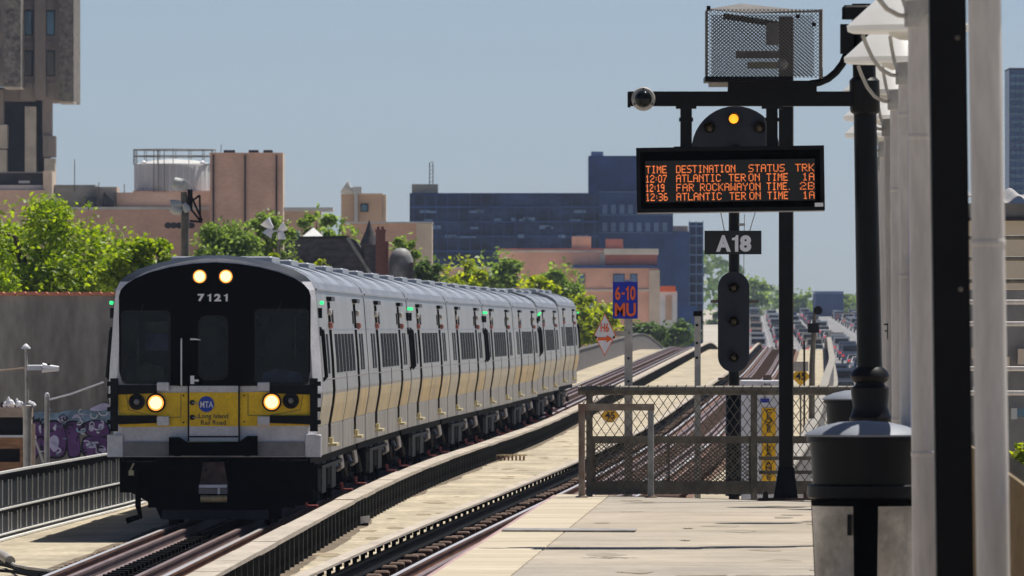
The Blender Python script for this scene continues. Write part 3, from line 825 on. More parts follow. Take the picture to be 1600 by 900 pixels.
# ---- cab front of the leading car (local: x across, y backwards, z up; 100 photograph pixels to the metre)
T = CARS[0]
def lx(px): return (px - 335) / 100.0
def lz(py): return (825 - py) / 100.0
FH = [(x - .14, z) for x, z in HALF]
FR = [(x * .91, z - .055) for x, z in ROOF]
out = FH + FR[1:-1] + [(-x, z) for x, z in reversed(FH)]
MB().prism(out, 0, .06).build('front_panel', M['frontsilver'], T)
for s in (1, -1):
    mb = MB(); n = len(HALF)
    mb.add([(s * x, 0, z) for x, z in FH] + [(s * x, .285, z) for x, z in HALF], [(j, j + 1, n + j + 1, n + j) for j in range(n - 1)])
    mb.build('corner_post', M['frontsilver'], T)
mb = MB(); n = len(ROOF)
M['rimdark'] = mat('dark cab roof rim', (.05, .055, .06), .3, metal=.5, scale=2, var=.2)
mb.add([(x, 0, z) for x, z in FR] + [(x, .285, z) for x, z in ROOF], [(j, j + 1, n + j + 1, n + j) for j in range(n - 1)])
mb.build('roof_rim', M['rimdark'], T, True)
# black mask
top = [(1.50, 3.62), (1.47, 3.72), (1.40, 3.80), (1.25, 3.90), (1.0, 4.0), (.7, 4.075), (.35, 4.13), (0, 4.15)]
mo = [(1.495, 2.45), (1.47, 2.36), (1.38, 2.30), (1.1, 2.255), (.6, 2.22), (.0, 2.21)]
outl = top + [(-x, z) for x, z in reversed(top[:-1])] + [(-x, z) for x, z in mo] + [(x, z) for x, z in reversed(mo[:-1])]
mk = MB().prism(outl, -.035, .0).build('cab_mask', M['mask'], T)
for nm, a, b, c, d, r_ in (('cab_window', 191, 264, 598, 487, .07), ('cab_window', 399, 480, 599, 484, .07), ('cab_door_window', 311, 354, 592, 495, .12)):
    MB().prism(rrect(lx(a), lx(b), lz(c), lz(d), r_), -.042, -.03).build(nm, M['glass'], mk)
M['gasket'] = mat('window gasket', (.003, .003, .003), .6)
def frame_outline(a, b, c, d, r_, t_):
    o = rrect(lx(a), lx(b), lz(c), lz(d), r_); i = rrect(lx(a) + t_, lx(b) - t_, lz(c) + t_, lz(d) - t_, max(.01, r_ - t_))
    n = len(o); mb = MB()
    mb.add([(x, -.05, z) for x, z in o] + [(x, -.05, z) for x, z in i] + [(x, -.036, z) for x, z in o] + [(x, -.043, z) for x, z in i],
           [(k, (k + 1) % n, n + (k + 1) % n, n + k) for k in range(n)] + [(k, 2 * n + k, 2 * n + (k + 1) % n, (k + 1) % n) for k in range(n)] + [(n + k, n + (k + 1) % n, 3 * n + (k + 1) % n, 3 * n + k) for k in range(n)])
    return mb
for q in ((189, 266, 600, 485, .08, .022), (397, 482, 601, 482, .08, .022), (309, 356, 594, 493, .13, .02)):
    frame_outline(*q).build('window_gasket', M['gasket'], mk)
# reflections and faint cab shapes painted as flat pieces over the window glass
M['cabin'] = mat('cab fittings and glass reflections', (.035, .042, .042), .6, scale=3, var=.4, spec=.1)
MB().box(lx(227), lx(262), -.046, -.043, lz(520), lz(503)).build('sun_visor', M['cabin'], mk)
MB().box(lx(213), lx(217), -.046, -.043, lz(585), lz(503)).build('cab_post', M['cabin'], mk)
MB().box(lx(459), lx(462), -.046, -.043, lz(560), lz(495)).build('cab_post', M['cabin'], mk)
M['glass_reflect'] = mat('blue grey glass reflection', (.035, .045, .07), .6, scale=3, var=.4, spec=.1)  # blue-grey tone painting a reflection on the cab glass
MB().box(lx(226), lx(263), -.0455, -.043, lz(548), lz(521)).build('window_reflection', M['glass_reflect'], mk)
MB().prism([(lx(196), lz(596)), (lx(258), lz(596)), (lx(254), lz(574)), (lx(228), lz(566)), (lx(202), lz(578))], -.0455, -.043).build('glass_tone_shape', M['cabin'], mk)
MB().prism([(lx(408), lz(597)), (lx(474), lz(597)), (lx(470), lz(582)), (lx(430), lz(576)), (lx(410), lz(584))], -.0455, -.043).build('glass_tone_shape', M['glass_reflect'], mk)
# wipers
for a, b in (((224, 474), (193, 570)), ((440, 470), (428, 500))):
    MB().bar((lx(a[0]), -.06, lz(a[1])), (lx(b[0]), -.06, lz(b[1])), .012).build('wiper', M['undergrey'], mk)
numerals('7121', .47, .118, M['white'], 'car_number', mk, (lx(332), -.040, lz(465)), .006, .05, .26)
def lamp(px, py, r_, lit, parent, name='headlight'):
    h = MB().lathe([(r_ * 1.22, .02), (r_ * 1.22, -.03), (r_ * 1.0, -.045), (r_ * .98, -.02)], 24, axis='y', c3=(lx(px), -.03, lz(py))).build(name, M['black'] if lit else M['undergrey'], parent, True)
    if lit:
        MB().lathe([(r_ * .98, -.026), (r_ * .80, -.040), (.004, -.046)], 24, axis='y', c3=(lx(px), -.03, lz(py))).build('lens_rim', M['lamprim'], h, True)
        MB().lathe([(r_ * .78, -.044), (r_ * .5, -.052), (.004, -.055)], 20, axis='y', c3=(lx(px), -.03, lz(py))).build('lens', M['lamp'], h, True)
    else:
        MB().lathe([(r_ * .82, -.03), (r_ * .80, -.05), (r_ * .55, -.05), (r_ * .5, -.03)], 24, axis='y', c3=(lx(px), -.03, lz(py))).build('lens_ring', M['black'], h, True)
        MB().lathe([(r_ * .48, -.03), (r_ * .30, -.06), (.004, -.065)], 20, axis='y', c3=(lx(px), -.03, lz(py))).build('lens', M['bumper'], h, True)
    return h
lamp(311.5, 432, .105, True, T, 'upper_headlight'); lamp(352.5, 432, .105, True, T, 'upper_headlight')
# yellow band
yb = MB().prism([(lx(185), lz(667)), (lx(485), lz(665)), (lx(486), lz(612)), (lx(184), lz(614))], -.025, 0).build('yellow_front_band', M['yellow'], T)
M['seamgrey'] = mat('panel joint line', (.28, .20, .07), .6)
for pts in (((282, 615), (282, 652)), ((282, 652), (245, 652)), ((244, 652), (200, 640)), ((200, 640), (197, 616)), ((387, 615), (387, 649)), ((387, 649), (420, 649)), ((421, 649), (469, 640)), ((469, 640), (473, 616))):
    (a, b), (c, d) = pts
    MB().bar((lx(a), -.027, lz(b)), (lx(c), -.027, lz(d)), .012, .006, up=(0, 1, 0)).build('panel_joint', M['seamgrey'], yb)
for q in ((286, 618), (286, 660), (381, 618), (381, 659)):
    MB().lathe([(.014, .0), (.014, -.012), (.002, -.014)], 8, axis='y', c3=(lx(q[0]), -.024, lz(q[1]))).build('bolt', M['black'], yb)
lamp(243, 629.5, .125, True, T); lamp(424, 628, .125, True, T)
lamp(213, 628, .105, False, T, 'marker_light'); lamp(454, 626, .105, False, T, 'marker_light')
# centre door panel
dp = MB().box(lx(295), lx(372), -.05, 0, lz(690), lz(603)).build('front_door', M['frontsilver'], T)
MB().box(lx(295.5), lx(371.5), -.058, -.048, lz(666), lz(613)).build('door_yellow_panel', M['yellow'], dp)
for px in (294, 373): MB().box(lx(px) - .012, lx(px) + .012, -.054, 0, lz(690), lz(603)).build('door_seam', M['black'], dp)  # black strips paint the shadow in the door seams
MB().box(lx(295), lx(372), -.062, -.05, lz(683.5), lz(681)).build('door_sill_line', M['black'], dp)
M['yellowline'] = mat('yellow tread line', (.45, .42, .10), .6)
MB().box(lx(295), lx(372), -.085, -.05, lz(691.5), lz(689.5)).build('door_tread', M['yellowline'], dp)
lg = MB().prism(ellipse(lx(322), lz(631.5), .122, .125), -.066, -.056).build('round_logo', M['mtablue'], dp)
text_obj('MTA', .20, .10, M['white'], 'logo_letters', lg, (lx(322.5), -.067, lz(632)), .006, .012)
text_obj('Long Island\nRail Road', .46, .175, M['navy'], 'railroad_name', dp, (lx(333), -.060, lz(655)), .005, .012)
for py in (629, 652):
    k = MB().lathe([(.042, 0), (.042, -.02), (.018, -.03), (.004, -.032)], 14, axis='y', c3=(lx(300), -.056, lz(py))).build('door_lock', M['undergrey'], dp, True)
    MB().bar((lx(300), -.085, lz(py)), (lx(310), -.085, lz(py + 1)), .014).build('lock_lever', M['jointplate'], k)
# rods and latch on the mask
MB().tube([(lx(283), -.05, lz(529)), (lx(283), -.09, lz(533)), (lx(283), -.09, lz(598)), (lx(283), -.05, lz(602))], .012, 6).build('grab_rod', M['signwhite'], T)
MB().tube([(lx(297), -.07, lz(530)), (lx(305), -.075, lz(530)), (lx(313), -.07, lz(531))], [.016, .014, .006], 6).build('door_handle', M['signwhite'], T)
MB().box(lx(297), lx(303), -.08, -.04, lz(600), lz(587)).box(lx(303), lx(310), -.07, -.05, lz(596), lz(593)).build('door_latch', M['signwhite'], T)
# folded safety gates
for s, xs in ((-1, (172, 184, 245, 264)), (1, (496, 484, 421, 402))):
    x0, x1 = sorted((lx(xs[0]), lx(xs[1])))
    g = MB().box(x0, x1, -.10, -.02, lz(674), lz(591)).build('safety_gate', M['black'], T)
    for py in (598, 617, 638, 658): MB().box(x0 - (.05 if s < 0 else 0), x1 + (.05 if s > 0 else 0), -.09, -.03, lz(py + 5), lz(py - 2)).build('hinge', M['black'], g)
    for a, b in ((601.5, 617.5), (649, 664)):
        xa, xb = sorted((lx(xs[1]), lx(xs[2])))
        MB().prism([(xa, lz(b) + (.01 if s < 0 else .03)), (xb, lz(b) + (.03 if s < 0 else .01)), (xb, lz(a)), (xa, lz(a))], -.08, -.03).build('gate_arm', M['black'], g)
    for a, b in ((597, 610.5), (650.5, 664.5)):
        xa, xb = sorted((lx(xs[2]), lx(xs[3])))
        MB().cbox(xa, xb, -.12, -.02, lz(b), lz(a), .012).build('gate_bracket', M['frontsilver'], g)
# lower front: corner steps, bumper plates, anticlimber
for a, b in ((167, 192), (476, 501)):
    MB().cbox(lx(a), lx(b), -.06, .2, lz(714), lz(679), .012).build('corner_step', M['frontsilver'], T)
for a, b in ((193, 264), (402, 475)):
    MB().box(lx(a), lx(b), -.03, .05, lz(713), lz(690)).build('bumper_plate', M['bumper'], T)
MB().prism([(lx(264), lz(712)), (lx(402), lz(712)), (lx(402), lz(681)), (lx(386), lz(681)), (lx(374), lz(690)), (lx(292), lz(691)), (lx(280), lz(683)), (lx(264), lz(683))], -.20, .02).build('anticlimber', M['blackmatte'], T)
# black running gear seen from the front
MB().box(-1.5, 1.48, .25, .6, .55, 1.10).build('front_sill', M['under'], T)
MB().prism([(-.86, .14), (1.03, .14), (1.05, .30), (1.52, .42), (1.55, 1.02), (-1.5, 1.02), (-1.45, .62), (-.95, .34)], .30, .36).build('pilot_plate', M['blackmatte'], T)
M['plough'] = mat('dark blue black plough', (.012, .014, .022), .5, scale=3, var=.4)
MB().prism([(lx(252), lz(812)), (lx(418), lz(812)), (lx(418), lz(797)), (lx(252), lz(797))], .10, .16).build('snow_plough', M['plough'], T)
cp = MB().cbox(lx(312), lx(356), -.18, .3, lz(768), lz(718), .02).build('coupler', M['under'], T)
M['rust'] = mat('rust brown casting', (.10, .06, .045), .7, scale=6, var=.5)
MB().prism([(lx(312), lz(757)), (lx(356), lz(757)), (lx(350), lz(722)), (lx(318), lz(722))], -.20, -.181).build('coupler_face', M['rust'], cp)
MB().box(lx(312), lx(355), -.42, -.1, lz(761.5), lz(757)).build('coupler_plate', M['signwhite'], cp)
MB().box(lx(311.5), lx(355.5), -.38, -.1, lz(771), lz(762.5)).build('coupler_hook', M['bumper'], cp)
MB().box(lx(341), lx(344.5), -.40, -.37, lz(771.5), lz(762)).build('coupler_tag', M['signwhite'], cp)
MB().tube([(lx(314), -.30, lz(779)), (lx(355), -.30, lz(779))], .055, 16).build('coupler_roller', M['sidestripe'], cp, True)
for px in (328,): MB().lathe([(.03, 0), (.03, -.03), (.004, -.035)], 10, axis='y', c3=(lx(322), -.2, lz(734))).build('air_port', M['undergrey'], cp)
for a, b, c in ((189, 245, 721), (424, 480, 719)):
    MB().tube([(lx(a), .1, lz(712)), (lx(a + 2), .02, lz(c)), (lx(b - 2), .02, lz(c)), (lx(b), .1, lz(712))], .014, 6).build('uncoupling_bar', M['undergrey'], T)
MB().tube([(lx(208), .05, lz(724)), (lx(203), .05, lz(734)), (lx(204), .05, lz(738))], .014, 6).box(lx(200), lx(208), .02, .08, lz(743), lz(735)).build('hose_end', M['step'], T)
MB().tube([(lx(216), .2, lz(740)), (lx(214), .15, lz(790)), (lx(218), .1, lz(807)), (lx(196), .1, lz(814))], .05, 6).build('trip_cock', M['under'], T)
for px in (277, 386): MB().box(lx(px - 5), lx(px + 5), -.16, .0, lz(712.8), lz(709.5)).build('corner_shim', M['undergrey'], T)

# ================================================================== PLATFORM END AND FURNITURE
def wb(mb, name, m, root, parent=None, smooth=False):
    """build from world coordinates under an unrotated root"""
    L = root.location; mb.v = [(x - L[0], y - L[1], z - L[2]) for x, y, z in mb.v]
    return mb.build(name, m, parent or root, smooth)
def wt(s, w_, h_, m, name, root, p, parent=None, depth=.006, bold=0.0, vertical=False):
    return text_obj(s, w_, h_, m, name, parent or root, Vector(p) - root.location, depth, bold, vertical)

def netting(o, u, v, U, V, cw, ch, r, mb=None):
    """woven diamond wire over the rectangle o + a*u + b*v"""
    mb = mb or MB(); o = Vector(o); u = Vector(u).normalized(); v = Vector(v).normalized(); nrm = u.cross(v)
    sl = ch / cw
    k = -int(V / ch) - 1
    while k * cw < U + V / sl:
        for sg in (1, -1):
            # v = sg * sl * (a - k*cw)  (sg=-1: counted from the top)
            a0 = k * cw; a1 = a0 + V / sl
            lo, hi = max(a0, 0), min(a1, U)
            if hi - lo > .01:
                b0 = (lo - a0) * sl; b1 = (hi - a0) * sl
                if sg < 0: b0, b1 = V - b0, V - b1
                mb.bar(o + u * lo + v * b0 + nrm * r * sg, o + u * hi + v * b1 + nrm * r * sg, r * 2, r * 2, up=nrm)
        k += 1
    return mb

FD = 122.6
# ---- fence across the platform end
fr = thing('end_fence', 'grey chain link fence across the platform end', 'fence', (ax(915, FD), FD, PZ))
x0, x1 = ax(903, FD), ax(1345, FD)
zt, zm, zb = az(610, FD), az(687, FD), az(760, FD)
wb(MB().tube([(x0, FD, zt), (x1, FD, zt)], .052, 8), 'top_rail', M['steelgrey'], fr)
wb(MB().box(x0 + .12, x1, FD - .03, FD + .03, zm - .040, zm + .040), 'middle_rail', M['steelgrey'], fr)
wb(MB().box(x0 + .12, x1, FD - .03, FD + .03, zb - .085, zb + .06), 'bottom_rail', M['steelgrey'], fr)
for px in (921, 1178, 1300): wb(MB().box(ax(px, FD) - .036, ax(px, FD) + .036, FD - .045, FD + .045, PZ - .1, zt - .03), 'fence_post', M['steelgrey'], fr)
o = wb(netting((x0 + .05, FD - .06, PZ + .02), (1, 0, 0), (0, 0, 1), x1 - x0 - .05, zt - PZ, .098, .142, .0042), 'chain_link_mesh', M['wire'], fr); o['kind'] = 'stuff'
# twisted wire ends along the top rail
mb = MB(); x = x0
while x < x1:
    mb.bar((x, FD - .06, zt - .04), (x + .05, FD - .055, zt + .062), .010); x += .105
o = wb(mb, 'wire_knuckles', M['wire'], fr); o['kind'] = 'stuff'
gx0, gx1 = ax(930, FD), ax(1170, FD)
g = wb(MB().box(gx0 - .03, gx0, FD + .04, FD + .08, zb, zm).box(gx1, gx1 + .03, FD + .04, FD + .08, zb, zm).box(ax(1045, FD) - .015, ax(1045, FD) + .015, FD + .04, FD + .08, zb, zm), 'gate_stile', M['steelgrey'], fr)
o = wb(netting((gx0, FD + .06, zb), (1, 0, 0), (0, 0, 1), gx1 - gx0, zm - zb, .055, .045, .005), 'fine_mesh', M['wire'], fr); o['kind'] = 'stuff'
for py in (716, 738): wb(MB().box(ax(1186, FD), x1, FD + .05, FD + .08, az(py, FD) - .02, az(py, FD) + .02), 'lower_rail', M['steelgrey'], fr)
# pipe frame in front of it
FD2 = FD - .9
pf2 = thing('barrier_hoop', 'rusty grey inverted U pipe hoop before the end fence', 'barrier', (ax(962, FD2), FD2, PZ))
a, b, zt2 = ax(909, FD2), ax(1017, FD2), az(638, FD2)
M['hoopgrey'] = mat('dull blue grey pipe', (.25, .255, .25), .6, scale=6, var=.25, fine=.1)
wb(MB().tube([(a, FD2, PZ), (a, FD2, zt2 + .02)], .036, 10), 'leg', M['rustframe'], pf2)
wb(MB().tube([(b, FD2, PZ), (b, FD2, zt2 + .02)], .034, 10), 'leg', M['hoopgrey'], pf2)
wb(MB().box(a - .04, b + .04, FD2 - .04, FD2 + .04, zt2 - .025, zt2 + .05), 'crossbar', M['rustframe'], pf2)
for q in (a, b): wb(MB().lathe([(.07, PZ), (.07, PZ + .015), (.05, PZ + .02)], 10, (q, FD2)), 'foot_plate', M['rustframe'], pf2)
# sign post 6-10 MU with the H6 diamond
D = FD + .22
sp = thing('sign_post', 'galvanised post behind the end fence carrying blue and diamond signs', 'post', (ax(981, D), D, 0))
pc = ax(982, D)
mb = MB().box(pc - .045, pc + .045, D - .03, D + .03, PZ - .3, az(437, D)); wb(mb, 'post', M['galv'], sp)
for py in (470, 520, 560, 596, 640): wb(MB().lathe([(.014, 0), (.014, -.01), (.003, -.012)], 8, axis='y', c3=(pc, D - .03, az(py, D))), 'bolt_hole', M['black'], sp)
wb(MB().box(ax(955, D), ax(982, D), D - .05, D - .032, az(525, D), az(517, D)), 'bracket', M['galv'], sp)
D2 = D - .05
bs = thing('blue_sign', 'small blue sign reading 6-10 MU in orange letters', 'sign', (ax(977, D2), D2, az(469, D2)))
wb(MB().box(ax(957.5, D2), ax(996.5, D2), D2 - .012, D2 + .012, az(498, D2), az(440.5, D2)), 'sign_plate', M['signblue'], bs)
numerals('6-10', pxm(32, D2), pxm(22, D2), M['signorange'], 'numerals', bs, Vector((ax(977, D2), D2 - .016, az(458, D2))) - bs.location, .006, .03)
wt('MU', pxm(33, D2), pxm(21, D2), M['signorange'], 'letters', bs, (ax(977, D2), D2 - .016, az(484, D2)), bold=.03)
D2 = D - .07
ds_ = thing('diamond_sign', 'white diamond sign H6 with an orange arrow', 'sign', (ax(945, D2), D2, az(523, D2)))
cx, cz = ax(945, D2), az(523, D2)
def dia(w_, h_): return [(cx - w_, cz), (cx, cz - h_), (cx + w_, cz), (cx, cz + h_)]
wb(MB().prism(dia(pxm(17, D2), pxm(33.5, D2)), D2 - .008, D2 + .008), 'sign_border', M['signorange'], ds_)
wb(MB().prism(dia(pxm(15.5, D2), pxm(31, D2)), D2 - .014, D2 - .0085), 'sign_plate', M['signwhite'], ds_)
wt('H6', pxm(13, D2), pxm(14, D2), M['signorange'], 'letters', ds_, (cx, D2 - .017, az(512, D2)), bold=.02)
aw = [(934, 532), (948, 532), (948, 535.5), (957, 529.5), (948, 523.5), (948, 527), (934, 527)]
wb(MB().prism([(ax(p, D2), az(q, D2)) for p, q in aw], D2 - .02, D2 - .0145), 'arrow', M['signorange'], ds_)
for q in (929.5, 961): wb(MB().lathe([(.012, 0), (.012, -.008), (.002, -.01)], 8, axis='y', c3=(ax(q, D2) + (.012 if q < 945 else -.012), D2 - .014, az(527, D2))), 'bolt', M['black'], ds_)
# capped drilled post
D = FD + .5
cp_ = thing('capped_post', 'slim drilled grey post with dark cap beside the signal', 'post', (ax(1090, D), D, PZ - .5))
pc = ax(1090, D)
wb(MB().box(pc - .034, pc + .034, D - .03, D + .03, PZ - .5, az(494, D)), 'post', M['galv'], cp_)
wb(MB().box(pc - .05, pc + .05, D - .05, D + .05, az(494, D), az(486, D)), 'cap', M['black'], cp_)
for py in (508, 536, 559): wb(MB().lathe([(.016, 0), (.016, -.01), (.003, -.012)], 8, axis='y', c3=(pc - .008, D - .03, az(py, D))), 'bolt_hole', M['black'], cp_)

# ---- signal mast
SD = 126.0
sg = thing('signal_mast', 'black signal mast with a round head above and an oval head below', 'signal', (ax(1147, SD), SD, -.3))
mx_ = ax(1147, SD)
wb(MB().tube([(mx_, SD, -.3), (mx_, SD, az(172, SD))], .062, 12), 'mast', M['black'], sg, None, True)
wb(MB().tube([(mx_, SD, az(775, SD)), (mx_, SD, az(612, SD)), (mx_, SD, az(606, SD))], [.10, .095, .06], 12), 'mast_sleeve', M['black'], sg, None, True)
M['signalface'] = mat('blue black signal plate', (.010, .014, .024), .45, scale=3, var=.35, rvar=.1)
ov = []
cxo, rxo = ax(1146, SD), pxm(24.5, SD)
zt_, zb_ = az(449, SD), az(557, SD)
ov = [(cxo + rxo * math.cos(R(k * 12)), zt_ + rxo * math.sin(R(k * 12))) for k in range(16)] + [(cxo + rxo * math.cos(R(180 + k * 12)), zb_ + rxo * math.sin(R(180 + k * 12))) for k in range(16)]
oh = wb(MB().prism(ov, SD - .12, SD - .07), 'oval_head', M['signalface'], sg)
def hood(px, py, r_, y0, L, root, parent, lens):
    c = (ax(px, SD), y0, az(py, SD)); n = 20; vs = []; 
    for rr, y, cut in ((r_, 0, 0), (r_, -L, 1), (r_ * .9, -L, 1), (r_ * .9, -.01, 0)):
        for j in range(n + 1):
            a = R(-35 + 250 * j / n); yy = y if not cut else y * (.55 + .45 * max(0, math.sin(a)))
            vs.append((c[0] + rr * math.cos(a), c[1] + yy, c[2] + rr * math.sin(a)))
    fs = [(i * (n + 1) + j, i * (n + 1) + j + 1, (i + 1) * (n + 1) + j + 1, (i + 1) * (n + 1) + j) for i in range(3) for j in range(n)]
    h = wb(MB().add(vs, fs), 'lamp_hood', M['black'], root, parent, True)
    wb(MB().lathe([(r_ * .98, .0), (r_ * .98, -.03), (r_ * .8, -.03), (r_ * .78, -.015)], 20, axis='y', c3=c), 'lamp_ring', M['black'], root, parent, True)
    wb(MB().lathe([(r_ * .78, -.012), (r_ * .5, -.035), (.004, -.042)], 18, axis='y', c3=c), 'lens', lens, root, parent, True)
M['deadlens'] = mat('unlit brown lens', (.05, .035, .015), .15)
for py in (449, 502, 558): hood(1146, py, .062, SD - .12, .16, sg, oh, M['deadlens'])
wb(MB().bar((ax(1110, SD), SD - .06, az(471, SD)), (ax(1185, SD), SD - .06, az(471, SD)), .035), 'head_crossbar', M['steelgrey'], sg)
rh = wb(MB().prism(ellipse(ax(1149, SD), az(236, SD), pxm(69, SD), pxm(70, SD), 40), SD - .12, SD - .08), 'round_head', M['signalface'], sg)
for px, py, lit in ((1146, 186, 1), (1186, 199, 0), (1108, 199, 0), (1149, 236, 0)):
    hood(px, py, .072, SD - .12, .18, sg, rh, M['amber'] if lit else M['deadlens'])
wb(MB().bar((ax(1122, SD), SD, az(592, SD)), (ax(1175, SD), SD, az(592, SD)), .03), 'step_bar', M['steelgrey'], sg)
for px in (1126, 1180): wb(MB().tube([(ax(px, SD), SD - .03, az(332, SD)), (ax(px + (6 if px < 1147 else -9), SD), SD - .03, az(362, SD))], .006, 5), 'stay_wire', M['galv'], sg)
wb(MB().tube([(ax(1163, SD), SD - .03, az(335, SD)), (ax(1162, SD), SD - .03, az(430, SD))], .005, 5), 'stay_wire', M['galv'], sg)
wb(MB().box(ax(1154, SD), ax(1164, SD), SD - .05, SD, az(353, SD), az(349, SD)), 'bracket', M['galv'], sg)
a18 = thing('number_plate', 'black plate reading A18 in pale letters on the signal mast', 'sign', (ax(1145, SD), SD - .1, az(379, SD)))
wb(MB().box(ax(1100.5, SD), ax(1189.5, SD), SD - .11, SD - .08, az(397.5, SD), az(360.5, SD)), 'plate', M['signblack'], a18)
numerals('A18', pxm(55, SD), pxm(26, SD), M['signwhite'], 'letters', a18, Vector((ax(1146, SD), SD - .113, az(380.5, SD))) - a18.location, .006, .05, .06)

# ---- tall black post standing at the platform end
D = 119.6
bp = thing('black_post', 'tall square black post on a flared base at the platform end', 'post', (ax(1228, D), D, PZ))
pc = ax(1227.5, D); hw = pxm(10.5, D)
wb(MB().box(pc - hw, pc + hw, D - hw, D + hw, PZ + .3, az(26, D)), 'shaft', M['black'], bp)
wb(MB().box(pc + hw, pc + hw + .012, D - hw * .8, D + hw, PZ + .34, az(28, D)), 'painted_lit_edge', M['steelgrey'], bp)  # lighter strip paints the sunlit right edge of the post
mb = MB(); q0 = [(-.13, -.13), (.13, -.13), (.13, .13), (-.13, .13)]; q1 = [(-hw - .004, -hw - .004), (hw + .016, -hw - .004), (hw + .016, hw + .004), (-hw - .004, hw + .004)]
vs = [(pc + x, D + y, PZ + .03) for x, y in q0] + [(pc + x, D + y, PZ + .36) for x, y in q1]
wb(mb.add(vs, [(3, 2, 1, 0), (4, 5, 6, 7), (0, 1, 5, 4), (1, 2, 6, 5), (2, 3, 7, 6), (3, 0, 4, 7)]), 'flared_base', M['black'], bp)
wb(MB().box(pc - .30, pc + .30, D - .16, D + .16, PZ + .004, PZ + .03), 'base_plate', M['rust'], bp)
for s in (-.22, .22): wb(MB().lathe([(.03, PZ + .03), (.03, PZ + .07), (.015, PZ + .10), (.004, PZ + .10)], 8, (pc + s, D - .1)), 'anchor_bolt', M['rust'], bp)

# ---- cabinet with the clearance warning
D = 124.6
cab = thing('equipment_cabinet', 'pale grey cabinet with a yellow close clearance strip behind the fence', 'cabinet', (ax(1189, D), D, -.3))
wb(MB().box(ax(1160, D), ax(1217, D), D, D + .7, -.3, az(606, D)), 'body', M['cabinet'], cab)
wb(MB().cbox(ax(1158, D), ax(1219, D), D - .05, D + .75, az(606, D) + .002, az(594, D), .01), 'lid', M['cabinet'], cab)
wb(MB().box(ax(1190.5, D), ax(1212, D), D - .012, D - .002, az(752, D), az(637, D)), 'warning_strip', M['signyellow'], cab)
wt('C\nL\nO\nS\nE\n \nC\nL\nE\nA\nR\nA\nN\nC\nE', pxm(11, D), pxm(110, D), M['signblack'], 'warning_letters', cab, (ax(1201, D), D - .016, az(694.5, D)), bold=.02, vertical=True)
wb(MB().box(ax(1188, D), ax(1202, D), D - .012, D - .002, az(629, D), az(623, D)), 'blue_mark', M['signblue'], cab)
wb(MB().box(ax(1191, D), ax(1206, D), D - .066, D - .052, az(605, D), az(597, D)), 'tag', M['signwhite'], cab)
wt('IN 8', pxm(10, D), pxm(4.5, D), M['signblack'], 'tag_letters', cab, (ax(1198.5, D), D - .068, az(601, D)), bold=.03)
wb(MB().box(ax(1193, D), ax(1206, D), D + .1, D + .3, az(594, D), az(586, D)), 'vent_cap', M['rust'], cab)

# ---- ornamental lamp post, arm, information board, cage
LD = 95.0
lp = thing('lamp_post', 'black ornamental lamp post with a long arm over the platform', 'lamp post', (ax(1364, LD), LD, PZ))
tilt = -ax(1364, LD) + ax(1352, LD)
base = (ax(1364, LD), LD)
def lean(z): return base[0] + (z - PZ) / (5.9 - PZ) * -.085
mb = MB(); n = 24
prof = [(.24, 1.25), (.24, 1.35), (.20, 1.42), (.20, 2.15), (.235, 2.2), (.205, 2.25), (.175, 2.30), (.185, 2.34), (.165, 2.38), (.15, 2.44), (.165, 2.55), (.165, 2.6), (.13, 2.62), (.125, 2.64), (.155, 2.66), (.17, 2.70), (.155, 2.74), (.11, 2.78), (.108, 2.86), (.102, 4.1), (.098, 4.95), (.125, 4.97), (.13, 5.0), (.13, 5.24), (.10, 5.27), (.098, 5.9)]
vs = []
for r_, z in prof:
    c = lean(z)
    for j in range(n): vs.append((c + r_ * math.cos(2 * math.pi * j / n), LD + r_ * math.sin(2 * math.pi * j / n), z))
mb.add(vs, [(i * n + j, i * n + (j + 1) % n, (i + 1) * n + (j + 1) % n, (i + 1) * n + j) for i in range(len(prof) - 1) for j in range(n)] + [tuple(range(n - 1, -1, -1)), tuple(range((len(prof) - 1) * n, len(prof) * n))])
wb(mb, 'shaft', M['black'], lp, None, True)
c = lean(5.4)
wb(MB().cbox(ax(1315, LD), ax(1358, LD), LD - .25, LD - .05, az(31, LD), az(9, LD), .02), 'floodlight', M['black'], lp)
wb(MB().box(ax(1313, LD), ax(1333, LD), LD - .1, LD + .1, az(84, LD), az(38, LD)), 'conduit_box', M['black'], lp)
pts = [(1324, 70), (1322, 86), (1316, 100), (1306, 113), (1294, 123), (1280, 129), (1266, 131)]
wb(MB().tube([(ax(p, LD), LD - .02, az(q, LD)) for p, q in pts], .033, 10), 'conduit', M['black'], lp, None, True)
am = wb(MB().box(ax(982, LD), ax(1340, LD), LD - .06, LD + .06, az(166, LD), az(143, LD)), 'arm', M['black'], lp)
wb(MB().box(ax(980.5, LD), ax(985, LD), LD - .075, LD + .075, az(168, LD), az(144, LD)), 'arm_end_cap', M['black'], lp, am)
wb(MB().box(ax(1137, LD), ax(1276, LD), LD - .05, LD + .05, az(143, LD), az(126, LD)), 'arm_riser', M['black'], lp, am)
for px in (1072, 1206):
    wb(MB().box(ax(px - 9, LD), ax(px + 9, LD), LD - .045, LD + .045, az(231, LD), az(166, LD)), 'hanger', M['black'], lp)
    for wd_, c_, d_ in ((16, 170, 166.1), (11, 190, 184), (19, 232, 229)):
        wb(MB().box(ax(px - wd_, LD), ax(px + wd_, LD), LD - .06, LD + .06, az(c_, LD), az(d_, LD)), 'hanger_flange', M['black'], lp)
dc_ = thing('dome_camera', 'round dome camera with pale ring on the arm end', 'camera', (ax(1005, LD), LD - .07, az(155, LD)))
cc = (ax(1005, LD), LD - .065, az(155, LD))
wb(MB().lathe([(.10, 0), (.103, -.03), (.095, -.05), (.075, -.055)], 28, axis='y', c3=cc), 'ring', M['galv'], dc_, None, True)
